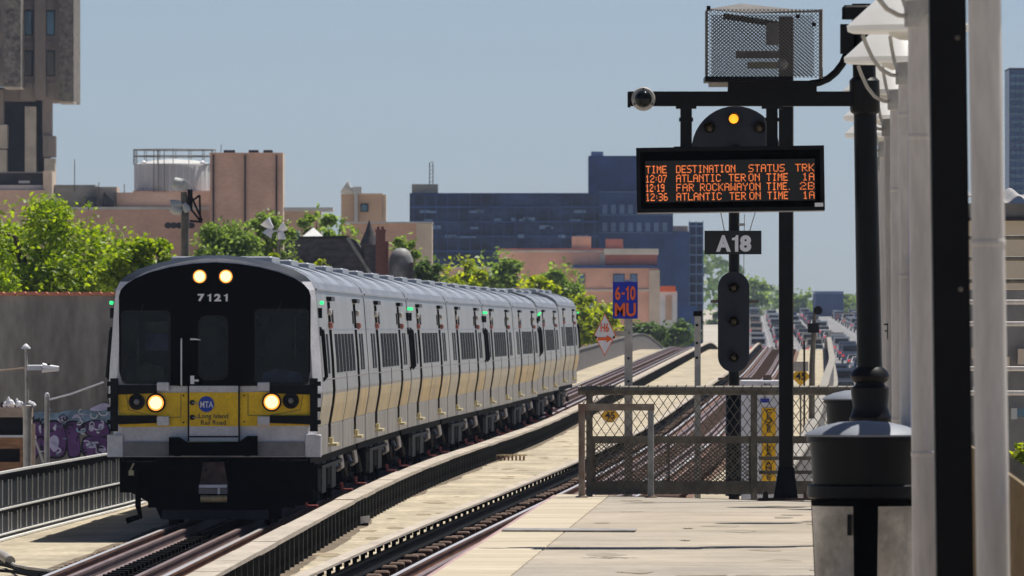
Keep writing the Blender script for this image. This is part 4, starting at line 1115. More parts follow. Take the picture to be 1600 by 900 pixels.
wb(MB().lathe([(.075, -.05), (.07, -.08), (.055, -.105), (.03, -.12), (.004, -.124)], 24, axis='y', c3=cc), 'dome', M['glass'], dc_, None, True)
for k in range(3):
    a = R(90 + 120 * k); wb(MB().lathe([(.009, 0), (.009, -.01), (.002, -.012)], 8, axis='y', c3=(cc[0] + .088 * math.cos(a), cc[1] - .05, cc[2] + .088 * math.sin(a))), 'screw', M['black'], dc_)
# board
bd = thing('departure_board', 'black LED departure board with four rows of orange text', 'departure board', (ax(1141, LD), LD, az(280, LD)), rot=(0, R(-.8), 0))
hwid, hh = pxm(146, LD), pxm(50, LD)
case = MB().cbox(-hwid, hwid, -.10, .12, -hh, hh, .012).build('case', M['blackmatte'], bd)
fr_t = MB().box(-hwid - .004, hwid + .004, -.112, -.10, hh - .03, hh + .004).box(-hwid - .004, hwid + .004, -.112, -.10, -hh - .004, -hh + .03).box(-hwid - .004, -hwid + .03, -.112, -.10, -hh + .03, hh - .03).box(hwid - .03, hwid + .004, -.112, -.10, -hh + .03, hh - .03).build('bezel', M['black'], bd)
M['screen'] = mat('dark display glass', (.010, .010, .008), .3, scale=3, var=.2)
scr = MB().box(pxm(-133, LD), pxm(132, LD), -.106, -.10, pxm(-35, LD), pxm(30, LD)).build('screen', M['screen'], bd)
MB().box(-hwid, hwid, -.11, .10, -hh - .012, -hh - .002).build('bottom_strip', M['galv'], bd)
MB().box(pxm(131, LD), pxm(144, LD), -.117, -.112, pxm(-45, LD), pxm(-39, LD)).build('maker_plate', M['signwhite'], bd)
G = {'T': '11111,00100,00100,00100,00100,00100,00100', 'I': '01110,00100,00100,00100,00100,00100,01110', 'M': '10001,11011,10101,10101,10001,10001,10001', 'E': '11111,10000,10000,11110,10000,10000,11111',
     'D': '11110,10001,10001,10001,10001,10001,11110', 'S': '01111,10000,10000,01110,00001,00001,11110', 'N': '10001,11001,10101,10011,10001,10001,10001', 'A': '01110,10001,10001,11111,10001,10001,10001',
     'O': '01110,10001,10001,10001,10001,10001,01110', 'U': '10001,10001,10001,10001,10001,10001,01110', 'R': '11110,10001,10001,11110,10100,10010,10001', 'K': '10001,10010,10100,11000,10100,10010,10001',
     '1': '00100,01100,00100,00100,00100,00100,01110', '2': '01110,10001,00001,00110,01000,10000,11111', '0': '01110,10001,10001,10001,10001,10001,01110', '7': '11111,00001,00010,00100,00100,01000,01000',
     'L': '10000,10000,10000,10000,10000,10000,11111', 'C': '01110,10001,10000,10000,10000,10001,01110', 'F': '11111,10000,10000,11110,10000,10000,10000', 'W': '10001,10001,10001,10101,10101,11011,10001',
     'Y': '10001,10001,01010,00100,00100,00100,00100', '9': '01110,10001,10001,01111,00001,00001,01110', '3': '11110,00001,00001,01110,00001,00001,11110', '6': '01110,10000,10000,11110,10001,10001,01110',
     'B': '11110,10001,10001,11110,10001,10001,11110', ':': '000,000,010,000,010,000,000', '.': '000,000,000,000,000,000,010', ' ': '000,000,000,000,000,000,000'}
def led_word(s, px0, px1, py0, py1):
    """one word in 5 x 7 dots filling the given span of the board"""
    cols = sum(len(G[c].split(',')[0]) + 1 for c in s) - 1
    dx = (px1 - px0) / (cols - 1 if cols > 1 else 1); dy = (py1 - py0) / 6; mb = MB(); k = 0
    for c in s:
        rows = G[c].split(',')
        for r_, row in enumerate(rows):
            for q, b in enumerate(row):
                if b == '1':
                    X = pxm(px0 + (k + q) * dx - 1141, LD); Z = -pxm(py0 + r_ * dy - 280, LD); h_ = pxm(.52, LD)
                    mb.box(X - h_, X + h_, -.110, -.107, Z - h_ * 1.15, Z + h_ * 1.15)
        k += len(rows[0]) + 1
    return mb.build('led_word', M['led'], scr)
rows = [(('TIME', 1010, 1041), ('DESTINATION', 1057, 1148), ('STATUS', 1170, 1225), ('TRK', 1243, 1271)),
        (('12:07', 1009, 1041), ('ATLANTIC', 1057, 1125), ('TER', 1139, 1164), ('ON', 1170, 1186), ('TIME', 1198, 1230), ('1A', 1254, 1271)),
        (('12:19', 1009, 1037), ('FAR', 1057, 1083), ('ROCKAWAY', 1094, 1167), ('ON', 1171, 1187), ('TIME.', 1198, 1234), ('2B', 1250, 1271)),
        (('12:36', 1009, 1042), ('ATLANTIC', 1057, 1126), ('TER', 1140, 1164), ('ON', 1171, 1187), ('TIME', 1199, 1230), ('1A', 1254, 1271))]
for k, row in enumerate(rows):
    for s, a, b in row: led_word(s, a, b, 258.5 + 14.3 * k, 268.8 + 14.3 * k)
# cage above the arm
cg = thing('mesh_cage', 'wire mesh cage with a peaked lid above the arm', 'cage', (ax(1195, LD), LD, az(126, LD)))
X0, X1, Y0, Y1, Z0, Z1 = ax(1104, LD), ax(1283, LD), LD - .35, LD + .45, az(123, LD), az(16, LD)
M['cagewire'] = mat('grey cage wire', (.16, .15, .14), .55, metal=.4)
mb = MB()
netting((X0, Y0, Z0), (1, 0, 0), (0, 0, 1), X1 - X0, Z1 - Z0, .034, .030, .0028, mb)
netting((X0 + .05, Y1, Z0 + .03), (1, 0, 0), (0, 0, 1), X1 - X0 - .1, Z1 - Z0 - .06, .034, .030, .0028, mb)
netting((X0, Y0, Z0), (0, 1, 0), (0, 0, 1), Y1 - Y0, Z1 - Z0, .034, .030, .0028, mb)
netting((X1, Y0, Z0), (.0, 1, 0), (0, 0, 1), Y1 - Y0, Z1 - Z0, .034, .030, .0028, mb)
o = wb(mb, 'wire_mesh', M['cagewire'], cg); o['kind'] = 'stuff'
pk = at(1160, 3, LD)
mb = MB()
for tri in (((X0, Y0, Z1), (X1, Y0, Z1 - .02), tuple(pk)), ((X0, Y0, Z1), tuple(pk), (X0 + .1, Y1, Z1))):
    pass
lidm = MB().add([(X0, Y0, Z1), (ax(1170, LD), Y0 - .02, az(22, LD)), (X1, Y0, Z1 - .005), (X1 - .02, Y1, Z1), (pk.x, Y1, pk.z), (X0, Y1, Z1 + .005),
                 (X0, Y0, Z1 - .006), (ax(1170, LD), Y0 - .02, az(22, LD) - .006), (X1, Y0, Z1 - .011), (X1 - .02, Y1, Z1 - .006), (pk.x, Y1, pk.z - .006), (X0, Y1, Z1 - .001)],
                [(0, 1, 4, 5), (1, 2, 3, 4), (6, 11, 10, 7), (7, 10, 9, 8), (0, 6, 7, 1), (1, 7, 8, 2), (2, 8, 9, 3), (3, 9, 10, 4), (4, 10, 11, 5), (5, 11, 6, 0)])
wb(lidm, 'lid', M['cagewire'], cg)
wb(MB().box(X0 - .02, ax(1237, LD), Y0 - .01, Y1, Z0 - .03, Z0 + .012), 'base_tray', M['black'], cg)
wb(MB().box(ax(1107, LD), ax(1137, LD), LD - .1, LD + .05, az(136, LD), az(129, LD)), 'tray_bracket', M['galv'], cg)
wb(MB().bar(at(1130, 25, LD), at(1215, 38, LD), .05), 'inner_strut', M['black'], cg)
wb(MB().cbox(ax(1197, LD), ax(1217, LD), LD - .1, LD + .1, az(70, LD), az(35, LD), .01), 'speaker_box', M['bumper'], cg)
wb(MB().box(ax(1150, LD), ax(1218, LD), LD - .05, LD + .05, az(91, LD), az(80, LD)), 'upper_bracket', M['steelgrey'], cg)
wb(MB().box(ax(1168, LD), ax(1222, LD), LD - .06, LD + .06, az(107, LD), az(97, LD)), 'lower_bracket', M['step'], cg)
wb(MB().lathe([(.045, .03), (.05, -.02), (.02, -.05), (.004, -.05)], 14, axis='y', c3=(ax(1222, LD), LD - .08, az(101, LD))), 'junction', M['galv'], cg, None, True)
for px, py in ((1106, 14), (1245, 27), (1270, 40)): wb(MB().box(ax(px - 3, LD), ax(px + 3, LD), Y0 - .02, Y0 + .02, az(py + 3, LD), az(py - 3, LD)), 'clip', M['black'], cg)

# ---- litter bins
M['binlid'] = mat('grey blue bin lid', (.20, .22, .26), .6, metal=.1, scale=3, var=.12)
M['binpanel'] = mat('worn silver bin panel', (.56, .51, .46), .36, metal=.4, scale=2.2, var=.4, rvar=.2, fine=.15)
def bin_(px, D, label, detail=True):
    t = thing('litter_bin', label, 'litter bin', (ax(px, D), D, PZ), group='round black litter bins on the platform')
    MB().lathe([(.402, 1.125), (.405, 1.137), (.385, 1.155), (.29, 1.195), (.17, 1.222), (.01, 1.232)], 40).build('lid', M['binlid'], t, True)
    MB().lathe([(.39, 1.09), (.39, 1.124)], 40).build('lid_rim', M['black'], t, True)
    MB().lathe([(.35, .80), (.365, 1.09)], 40).build('hood', M['black'], t, True)
    MB().lathe([(.36, .70), (.385, .715), (.385, .79), (.37, .80)], 40).build('collar', M['black'], t, True)
    MB().lathe([(.33, .0), (.33, .04), (.36, .69), (.36, .70)], 40).build('drum', M['blackmatte'], t, True)
    for k in range(4):
        a0 = R(90 * k - 90 + 13.5); a1 = R(90 * k + 90 - 90 - 13.5)
        mb = MB(); n = 14; vs = []
        for j in range(n + 1):
            a = a0 + (a1 - a0) * j / n
            for r_, z in ((.335, .05), (.366, .655), (.345, .655), (.318, .05)): vs.append((r_ * math.cos(a), r_ * math.sin(a), z))
        fs = [(4 * j + q, 4 * j + 4 + q, 4 * j + 4 + (q + 1) % 4, 4 * j + (q + 1) % 4) for j in range(n) for q in range(4)] + [(0, 1, 2, 3), (4 * n + 3, 4 * n + 2, 4 * n + 1, 4 * n)]
        MB().add(vs, fs).build('side_panel', M['binpanel'], t, True)
    MB().box(-.125, -.095, -.385, -.34, .46, .60).build('latch', M['black'], t)
    return t
bin_(1350, 75.0, 'large round black bin with silver panels standing nearest on the platform')
bin_(1346, 114.0, 'round black bin further back, half hidden behind the lamp post')

# ---- row of pale lamp standards
sh_m = MB().lathe([(.02, .03), (.385, .0), (.415, .012), (.42, .05), (.405, .062), (.12, .32), (.06, .35), (.01, .352)], 40).mesh('shade', M['shade'], True)
col_m = MB().lathe([(.088, 0), (.09, .01), (.09, .135), (.08, .15), (.02, .155)], 24).mesh('collar', M['galv'], True)
post_m = MB().lathe([(.10, 0), (.10, .03), (.0705, .05), (.0705, 3.56)], 28).mesh('post', M['postwhite'], True)
diff_m = MB().lathe([(.14, 0), (.13, -.03), (.06, -.06), (.01, -.065)], 24).mesh('diffuser', M['shade'], True)
def rodmesh(k):
    a = R(20 + 90 * k); ca, sa = math.cos(a), math.sin(a)
    p = [(.085, .06), (.13, .065), (.20, .10), (.26, .17), (.31, .27), (.335, .335)]
    return MB().tube([(r_ * ca, r_ * sa, z) for r_, z in p], .014, 6).mesh('shade_rod', M['galv'], True)
rods = [rodmesh(k) for k in range(4)]
PL = [(1557, 46.5, 'thick pale lamp standard nearest the camera at the picture edge', -.9), (1447, 61.0, 'pale lamp standard just left of the square black column', -.5), (1424, 75.3, 'pale lamp standard partly hidden behind the one beside the black column', -.3),
      (1409, 84.0, 'third pale lamp standard counting left from the black column', -.3), (1397, 95.5, 'fourth pale lamp standard counting left from the black column', -.3), (1388, 107.0, 'fifth pale lamp standard counting left, behind the ornamental post', -.2), (1382, 116.5, 'farthest pale lamp standard near the platform end', 0)]
for px, D, lab, tl in PL:
    t = thing('lamp_standard', lab, 'lamp post', (ax(px, D), D, PZ), rot=(0, R(tl), 0), group='row of pale lamp standards along the platform')
    inst(post_m, 'post', t); inst(col_m, 'collar', t, (0, 0, 3.52))
    s = inst(sh_m, 'shade', t, (0, 0, 3.87)); inst(diff_m, 'diffuser', s, (0, 0, .015))
    for r_ in rods: inst(r_, 'shade_rod', t, (0, 0, 3.52))
M['tape'] = mat('pale lilac reflective strip', (.52, .55, .74), .4, scale=6, var=.08)
M['clamp'] = mat('dull steel band clamp', (.30, .29, .28), .5, metal=.3, scale=6, var=.25)
for k, (px, D, lab, tl) in enumerate(PL[:4]):
    t = [o for o in COL.objects if o.get('label') == lab][0]
    if k == 2: MB().box(-.005, .035, -.078, -.069, .06, 3.45).build('reflective_strip', M['tape'], t)
    for z in ((1.15, 2.9) if k % 2 else (2.2, 3.3)): MB().lathe([(.0712, z), (.0735, z + .004), (.0735, z + .026), (.0712, z + .03)], 28).build('band_clamp', M['postwhite'], t, True)
# thin signs and bracket on the posts
D = 74.9
es = thing('edge_on_sign', 'thin white sign panel seen edge on beside pale standards', 'sign', (ax(1435, D), D, az(465, D)), rot=(0, 0, R(-84)))
MB().box(-.42, .42, -.012, .012, -pxm(62, D), pxm(62, D)).build('panel', M['signwhite'], es)
MB().tube([(-.2, -.016, -.16), (-.05, -.016, .02), (-.16, -.016, .18)], .012, 5).build('red_mark', M['redlens'], es)
D = 94.0
hb = thing('hinge_bracket', 'small dark hinge bracket on a pale standard', 'bracket', (ax(1386, D), D, az(517, D)))
wb(MB().box(ax(1386, D), ax(1387.5, D), D - .03, D, az(530, D), az(505, D)).box(ax(1381, D), ax(1386, D), D - .03, D, az(508, D), az(505.5, D)).box(ax(1382, D), ax(1386, D), D - .03, D, az(518, D), az(516, D)), 'hinge', M['black'], hb)
# square black column
D = 55.0
sc_ = thing('square_column', 'wide square black steel column between two pale standards', 'column', (ax(1494, D), D, PZ), rot=(0, R(-.75), 0))
M['column'] = mat('black column paint', (.007, .007, .008), .55, spec=.12, scale=3, var=.25)
hw = pxm(28.5, D)
MB().box(-hw, hw, -hw, hw, .04, 4.6).build('shaft', M['column'], sc_)
MB().box(-hw * 1.7, hw * 1.7, -hw * 1.7, hw * 1.7, .004, .04).build('base_plate', M['column'], sc_)
MB().box(-hw * 1.15, hw * 1.15, -hw * 1.15, hw * 1.15, 4.6, 4.64).build('top_plate', M['column'], sc_)
for z in (2.05, 3.3): MB().lathe([(.014, 0), (.012, -.012), (.003, -.014)], 8, axis='y', c3=(hw * .5, -hw, z)).build('bolt', M['steelgrey'], sc_)

# ---- chain link fence along the back of the platform
sf = thing('side_fence', 'brown chain link fence along the back of the platform', 'fence', (EDGE(60) + 3.9, 60, PZ))
fx = lambda D: EDGE(D) + 3.9
M['brownwire'] = mat('rusty fence wire', (.22, .16, .09), .6, metal=.3, scale=8, var=.3)
p0, p1 = Vector((fx(44), 44, PZ + .02)), Vector((fx(78), 78, PZ + .02))
o = wb(netting(p0, p1 - p0, (0, 0, 1), (p1 - p0).length, 1.08, .09, .12, .006), 'chain_link_mesh', M['brownwire'], sf); o['kind'] = 'stuff'
p2 = Vector((fx(119), 119, PZ + .02))
o = wb(netting(p1, p2 - p1, (0, 0, 1), (p2 - p1).length, 1.08, .14, .18, .006), 'chain_link_mesh', M['brownwire'], sf); o['kind'] = 'stuff'
wb(MB().tube([p0 + Vector((.03, 0, 1.1)), p2 + Vector((.03, 0, 1.1))], .022, 8), 'top_rail', M['galv'], sf)
wb(MB().tube([p0 + Vector((.03, 0, .1)), p2 + Vector((.03, 0, .1))], .022, 8), 'bottom_rail', M['galv'], sf)
D = 45.0
while D < 119: wb(MB().tube([(fx(D) + .05, D, PZ - .1), (fx(D) + .05, D, PZ + 1.12)], .03, 8), 'fence_post', M['galv'], sf); D += 4
mb = MB(); D = 44
while D < 78: mb.bar((fx(D), D, PZ + 1.08), (fx(D) + .02, D + .05, PZ + 1.17), .014); D += .09
o = wb(mb, 'wire_knuckles', M['wire'], sf); o['kind'] = 'stuff'

# ================================================================== BACKGROUND
def part(root, name, m, a, b, c, d, D, depth=8.0, front=0.0, parent=None):
    """block whose front face fills columns a..b and rows c..d of the view at distance D (d=None: down to the ground)"""
    z1 = az(c, D); z0 = gz(D) - .3 if d is None else az(d, D)
    return wb(MB().box(ax(a, D), ax(b, D), D + front, D + front + depth, z0, z1), name, m, root, parent)

M['conc_rough'] = mat('bush hammered concrete', (.22, .195, .17), .95, scale=2.2, var=.45, bump=.8, fine=.35)
M['conc_smooth'] = mat('smooth tower concrete', (.27, .232, .205), .9, scale=.8, var=.2, stretch=(1, 1, .3))
M['conc_pale'] = mat('pale tower concrete', (.45, .40, .335), .9, scale=.8, var=.15)
M['voiddark'] = mat('dark void shade and trim', (.03, .028, .032), .8, scale=.6, var=.4)  # near-black; paints the shade in openings, also serves dark trim
M['skyglass'] = mat('reflective window glass', (.10, .18, .24), .15, metal=.3, scale=.3, var=.2)
M['dullglass'] = mat('dull window glass', (.10, .10, .08), .25, scale=.3, var=.2)
TD = 900
tw = thing('concrete_tower', 'grey brutalist concrete tower with deep set windows at the corner', 'tower', (ax(40, TD), TD + 5, gz(TD)))
part(tw, 'upper_block', M['conc_smooth'], 30, 100, -140, 156, TD, 14, .9)
part(tw, 'rough_fin', M['conc_rough'], 92, 115, -140, 158, TD, 14)
part(tw, 'fin_soffit', M['conc_pale'], 92, 115, 158, 161, TD, 6, .1)
part(tw, 'front_block', M['conc_smooth'], -80, 13, -140, 134, TD, 10, -6)
part(tw, 'rough_fin', M['conc_rough'], 12, 38, -140, 138, TD, 10, -6.5)
part(tw, 'fin_soffit', M['conc_pale'], 12, 38, 138, 140.5, TD, 6, -6.4)
part(tw, 'pilaster', M['conc_smooth'], 54, 71, -140, 152, TD, 2, .3)
part(tw, 'pilaster', M['conc_smooth'], 86, 91.8, -140, 152, TD, 2, .5)
for c, d, g in ((-45, -10, 'skyglass'), (17, 53, 'skyglass'), (80, 117, 'dullglass')):
    for a, b in ((38.5, 50), (73, 85.5)):
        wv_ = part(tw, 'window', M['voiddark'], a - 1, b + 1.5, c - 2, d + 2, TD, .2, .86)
        part(tw, 'pane', M[g], a, b - 2, c + 1, d, TD, .1, .80, wv_)
        part(tw, 'spandrel', M['conc_smooth'], a - 1.5, b + 2, d + 12, d + 15, TD, .3, .75)
    for a, b in ((-8, 4),):
        wv_ = part(tw, 'window', M['voiddark'], a - 1, b + 1, c - 2, d + 2, TD, .2, -6.1)
        part(tw, 'pane', M[g], a, b, c, d, TD, .1, -6.2, wv_)
part(tw, 'recessed_core', M['voiddark'], -60, 70, 154, 275, TD, 8, 4)  # dark sheet paints the shade of the void behind the piers
part(tw, 'pier', M['conc_pale'], 38, 55.5, 166, 275, TD, 3, 1)
part(tw, 'pier', M['conc_smooth'], 65, 79, 156, 214, TD, 3, 1.5)
part(tw, 'pier', M['conc_smooth'], 66, 85, 212, 245, TD, 3, 1.2)
part(tw, 'pier', M['conc_pale'], 68, 84.5, 247, 300, TD, 3, 1.1)
part(tw, 'pier', M['conc_smooth'], -60, 5, 140, 195, TD, 3, 0)
part(tw, 'pier', M['conc_pale'], -60, 11, 195, 232, TD, 3, -.2)
part(tw, 'pier', M['conc_pale'], -60, 10, 234, 300, TD, 3, -.1)
part(tw, 'transfer_beam', M['conc_smooth'], -80, 54, 136, 158, TD, 6, 1.2)
part(tw, 'tower_base', M['conc_smooth'], -80, 84, 300, None, TD, 12, 1)
# brick hospital range below it
M['brick_pink'] = brickmat('pinkish far brick', (.66, .42, .31), (.58, .36, .27), (.60, .43, .33), 1.0)
M['brick_brown'] = brickmat('brown far brick', (.62, .375, .275), (.52, .305, .225), (.56, .39, .30), 1.0)
M['brick_tan'] = brickmat('tan far brick', (.60, .40, .27), (.53, .35, .24), (.55, .40, .28), 1.0)
M['cream'] = mat('cream and sunlit masonry', (.66, .54, .42), .85, scale=.6, var=.12)  # cream stone; also paints sunlight on right-hand faces of brick blocks
M['palegrey'] = mat('pale grey cladding', (.52, .52, .51), .7, scale=.5, var=.12, stretch=(1, 1, .4))
M['roofgrey'] = mat('dirty roof surface', (.26, .25, .235), .9, scale=.5, var=.3)
D = 820
hb_ = thing('brick_building', 'low pink brick building with a dark attic window below the concrete tower', 'building', (ax(30, D), D + 5, gz(D)))
part(hb_, 'wall', M['brick_pink'], -80, 69, 297, None, D, 10)
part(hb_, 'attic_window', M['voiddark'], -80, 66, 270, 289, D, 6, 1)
part(hb_, 'attic_roof', M['roofgrey'], -80, 67, 268, 270, D, 6, .8)
part(hb_, 'parapet', M['palegrey'], -80, 66, 289, 297, D, 7, .6)
part(hb_, 'end_pier', M['cream'], 67, 81, 267, None, D, 7, .3)
part(hb_, 'window_card', M['palegrey'], 28, 46, 282, 286, D, .1, .9)
hb2 = thing('brick_building', 'long low brown building with pale coping left of the white tank', 'building', (ax(200, D), D + 6, gz(D)))
part(hb2, 'wall', M['brick_brown'], 82, 332, 327, None, D, 12, 1)
part(hb2, 'coping', M['palegrey'], 82, 332, 323, 327, D, 12.2, .9)
part(hb2, 'penthouse', M['roofgrey'], 82, 146, 288, 323, D, 6, 3)
part(hb2, 'penthouse', M['conc_pale'], 146, 180, 291, 323, D, 6, 3.4)
part(hb2, 'dark_void', M['voiddark'], 132, 150, 308, 323, D, 2, 2)
wb(MB().prism([(ax(158, D), az(322, D)), (ax(178, D), az(322, D)), (ax(178, D), az(314, D)), (ax(161, D), az(299, D))], D + 1.6, D + 3.2), 'dark_void', M['voiddark'], hb2)  # solid dark shape paints the shade of a triangular void
part(hb2, 'set_back_wall', M['brick_pink'], 180, 332, 300, 323, D, 5, 3)
for px, q in ((114, 248), (152, 284), (192, 287)): wb(MB().bar(at(px, 300, D) + Vector((0, 3, 0)), at(px, q, D) + Vector((0, 3, 0)), .06), 'antenna', M['steelgrey'], hb2)
for k in range(5):
    c = 262 + k * 9; wb(MB().add([tuple(at(c + 6 * math.cos(a), 352 + 5 * math.sin(a), D) + Vector((0, .98, 0))) for a in [R(36 * j) for j in range(10)]], [tuple(range(10))]), 'graffiti_tag', M['voiddark'], hb2)
D = 860
tk = thing('roof_tank', 'pale grey round roof tank ringed by scaffold rails', 'tank', (ax(270, D), D + 4, az(330, D)))
rw = pxm(63, D)
cxk, cyk = ax(270, D), D + 4
wb(MB().lathe([(rw, az(300, D) - 2), (rw, az(258, D)), (rw * .97, az(255, D)), (rw * .5, az(249, D)), (.05, az(247, D))], 36, (cxk, cyk)), 'drum', M['palegrey'], tk, None, True)
for k in range(18):
    a = R(180 + 10 + k * 9.4); wb(MB().bar((cxk + rw * 1.005 * math.cos(a), cyk + rw * 1.005 * math.sin(a), az(300, D)), (cxk + rw * 1.005 * math.cos(a), cyk + rw * 1.005 * math.sin(a), az(257, D)), .05), 'panel_rib', M['cabinet'], tk)
for py in (233, 243): wb(MB().tube([(cxk + rw * 1.02 * math.cos(R(t_)), cyk + rw * 1.02 * math.sin(R(t_)), az(py, D)) for t_ in range(0, 361, 15)], .045, 5), 'guard_rail', M['steelgrey'], tk)
for k in range(16):
    a = R(22.5 * k); wb(MB().bar((cxk + rw * 1.02 * math.cos(a), cyk + rw * 1.02 * math.sin(a), az(256, D)), (cxk + rw * 1.02 * math.cos(a), cyk + rw * 1.02 * math.sin(a), az(232, D)), .05), 'guard_post', M['steelgrey'], tk)
for px in (240, 247, 256): wb(MB().bar((ax(px, D), D + .7, az(300, D)), (ax(px, D), D + .7, az(234, D)), .06), 'ladder_rail', M['steelgrey'], tk)
wb(MB().bar((ax(207.5, D), D + 4, az(260, D)), (ax(207.5, D), D + 4, az(231, D)), .07), 'corner_pole', M['steelgrey'], tk)
for px in (224, 316): wb(MB().lathe([(.02, az(257, D)), (.18, az(256, D)), (.2, az(253, D)), (.02, az(250, D))], 10, (ax(px, D), D + 1)), 'vent_cowl', M['signwhite'], tk, None, True)
wb(MB().box(cxk - rw, cxk + rw, cyk - rw, cyk + rw, gz(D), az(298, D)), 'tank_house', M['brick_brown'], tk)
D = 815
bt = thing('brick_tower', 'square brown brick stair tower with black vents on top', 'tower', (ax(384, D), D + 4, gz(D)))
part(bt, 'wall', M['brick_brown'], 328, 441, 240, None, D, 7)
part(bt, 'coping', M['brick_pink'], 327, 441.5, 238.5, 240, D, 7.2, -.1)
part(bt, 'painted_lit_corner', M['cream'], 435.5, 442, 240, None, D, 6, .15)  # sunlight on the right face painted as a cream strip
for px in (333.5, 383, 432): part(bt, 'downpipe', M['voiddark'], px - 1.3, px + 1.3, 242, 400, D, .15, -.16)
for a, b in ((349, 366), (388, 403), (411, 425)): part(bt, 'roof_vent', M['voiddark'], a, b, 234, 238.4, D, 2, 1)
wb(MB().bar(at(345, 238, D), at(346, 226, D), .05), 'antenna', M['steelgrey'], bt)
D = 760
sb = thing('brick_block', 'small tan brick bulkhead with one blue window and roof horn', 'building', (ax(568, D), D + 3, gz(D)))
part(sb, 'wall', M['brick_tan'], 533, 597, 304, None, D, 5)
part(sb, 'parapet', M['cream'], 532.5, 598, 302, 304, D, 5.2, -.1)
part(sb, 'return_wall', M['cream'], 597, 603, 304, 350, D, 4, .3)
part(sb, 'downpipe', M['palegrey'], 553.5, 559, 303, 360, D, .2, -.25)
w_ = part(sb, 'window', M['voiddark'], 563.5, 575.5, 318.5, 331, D, .1, -.1)
part(sb, 'pane', M['skyglass'], 565, 574, 320, 329.5, D, .05, -.15, w_)
wb(MB().tube([at(538, 291, D), at(545, 296, D), at(556, 299, D)], [.55, .3, .12], 10), 'horn', M['palegrey'], sb, None, True)
wb(MB().box(ax(551, D), ax(565, D), D - .3, D + .3, az(303, D), az(292, D)), 'horn_driver', M['palegrey'], sb)
D = 700
lb = thing('brick_block', 'long low tan block with an end wall coloured cream for sunlight', 'building', (ax(600, D), D + 4, gz(D)))
part(lb, 'wall', M['brick_brown'], 536, 651, 349, None, D, 8, .2)
part(lb, 'end_wall', M['cream'], 650, 675, 349.5, None, D, 7, 0)  # sunlight on this wall is put into its cream colour
part(lb, 'coping', M['palegrey'], 536, 676, 346.5, 349, D, 8.3, -.1)
D = 780
rb_ = thing('roof_block', 'low tan rooftop block seen between the tree tops', 'building', (ax(490, D), D + 4, gz(D)))
part(rb_, 'wall', M['brick_tan'], 444, 500, 330, None, D, 6)
part(rb_, 'parapet', M['palegrey'], 443, 520, 324, 330, D, 6, -.1)

# dark house with mansard roof, turret, chimney and dome
M['slate'] = mat('dark slate roof', (.075, .07, .08), .75, scale=2.5, var=.4, fine=.25, stretch=(1, 1, 2))
M['slatepale'] = mat('weathered dome metal', (.32, .32, .31), .6, scale=1.2, var=.35)
M['chimneyb'] = brickmat('dark red chimney brick', (.22, .07, .055), (.17, .055, .045), (.14, .08, .07), 1.0)
M['whiteroof'] = mat('white sheet roof', (.68, .68, .67), .6, scale=1.5, var=.1)
D = 480
mh = thing('mansard_house', 'dark slate mansard roofed house with pointed turret and grey dome', 'house', (ax(540, D), D + 4, gz(D)))
P_ = lambda px, py: (ax(px, D), az(py, D))
wb(MB().prism([P_(438, 440), P_(600, 440), P_(592, 428), P_(556, 376), P_(545, 371), P_(446, 373)], D, D + 6), 'roof', M['slate'], mh)
wb(MB().bar(at(543, 371, D) + Vector((0, -.1, 0)), at(582, 432, D) + Vector((0, -.1, 0)), .14), 'hip_flashing', M['slatepale'], mh)
wb(MB().bar(at(443, 372, D) + Vector((0, -.1, 0)), at(546, 370.5, D) + Vector((0, -.1, 0)), .12), 'ridge', M['voiddark'], mh)
wb(MB().box(ax(440, D), ax(600, D), D + .3, D + 6, gz(D), az(440, D)), 'wall', M['chimneyb'], mh)
tu = wb(MB().lathe([(.36, az(436, D)), (.36, az(384, D)), (.42, az(382, D))], 16, (ax(577, D), D + .2)), 'turret', M['slate'], mh, None, True)
wb(MB().lathe([(.42, az(382, D)), (.30, az(372, D)), (.14, az(358, D)), (.02, az(344, D))], 16, (ax(577, D), D + .2)), 'spire', M['slate'], mh, tu, True)
dm = wb(MB().lathe([(.55, az(440, D)), (.55, az(415, D)), (.50, az(402, D)), (.38, az(393, D)), (.2, az(388, D)), (.02, az(387, D))], 20, (ax(626, D), D + 1)), 'dome', M['slatepale'], mh, None, True)
wb(MB().box(ax(640, D), ax(646, D), D + .2, D + 1, az(440, D), az(410, D)), 'dome_flank', M['slate'], mh)
for a, b, c in ((468, 479, 412), (488, 496, 409), (504, 511, 412)):
    w_ = wb(MB().box(ax(a, D), ax(b, D), D - .35, D + .3, az(430, D), az(c, D)), 'dormer', M['voiddark'], mh)
D = 478
cm = thing('brick_chimney', 'tall dark red brick chimney beside the turret', 'chimney', (ax(596, D), D, gz(D)))
part(cm, 'stack', M['chimneyb'], 587, 602, 362, None, D, .6)
part(cm, 'side_stack', M['chimneyb'], 601.5, 607, 377, None, D, .5, .06)
part(cm, 'cap', M['chimneyb'], 586, 603, 358.5, 362, D, .7, -.04)
for px in (591, 598): wb(MB().lathe([(.07, az(359, D)), (.055, az(354, D)), (.01, az(354, D))], 8, (ax(px, D), D + .3)), 'chimney_pot', M['chimneyb'], cm)
D = 520
tn = thing('white_canopy', 'white pyramid canopy roof above the dark slate roof', 'canopy', (ax(488, D), D, gz(D)))
wb(MB().add([tuple(at(467, 374, D)), tuple(at(509, 373, D)), tuple(at(509, 373, D) + Vector((0, 2, 0))), tuple(at(467, 374, D) + Vector((0, 2, 0))), tuple(at(489, 355, D) + Vector((0, 1, 0)))], [(3, 2, 1, 0), (0, 1, 4), (1, 2, 4), (2, 3, 4), (3, 0, 4)]), 'roof_sheet', M['whiteroof'], tn)
for px in (470, 506): wb(MB().bar((ax(px, D), D + .1, gz(D)), (ax(px, D), D + .1, az(373, D)), .1), 'leg', M['palegrey'], tn)
D = 560
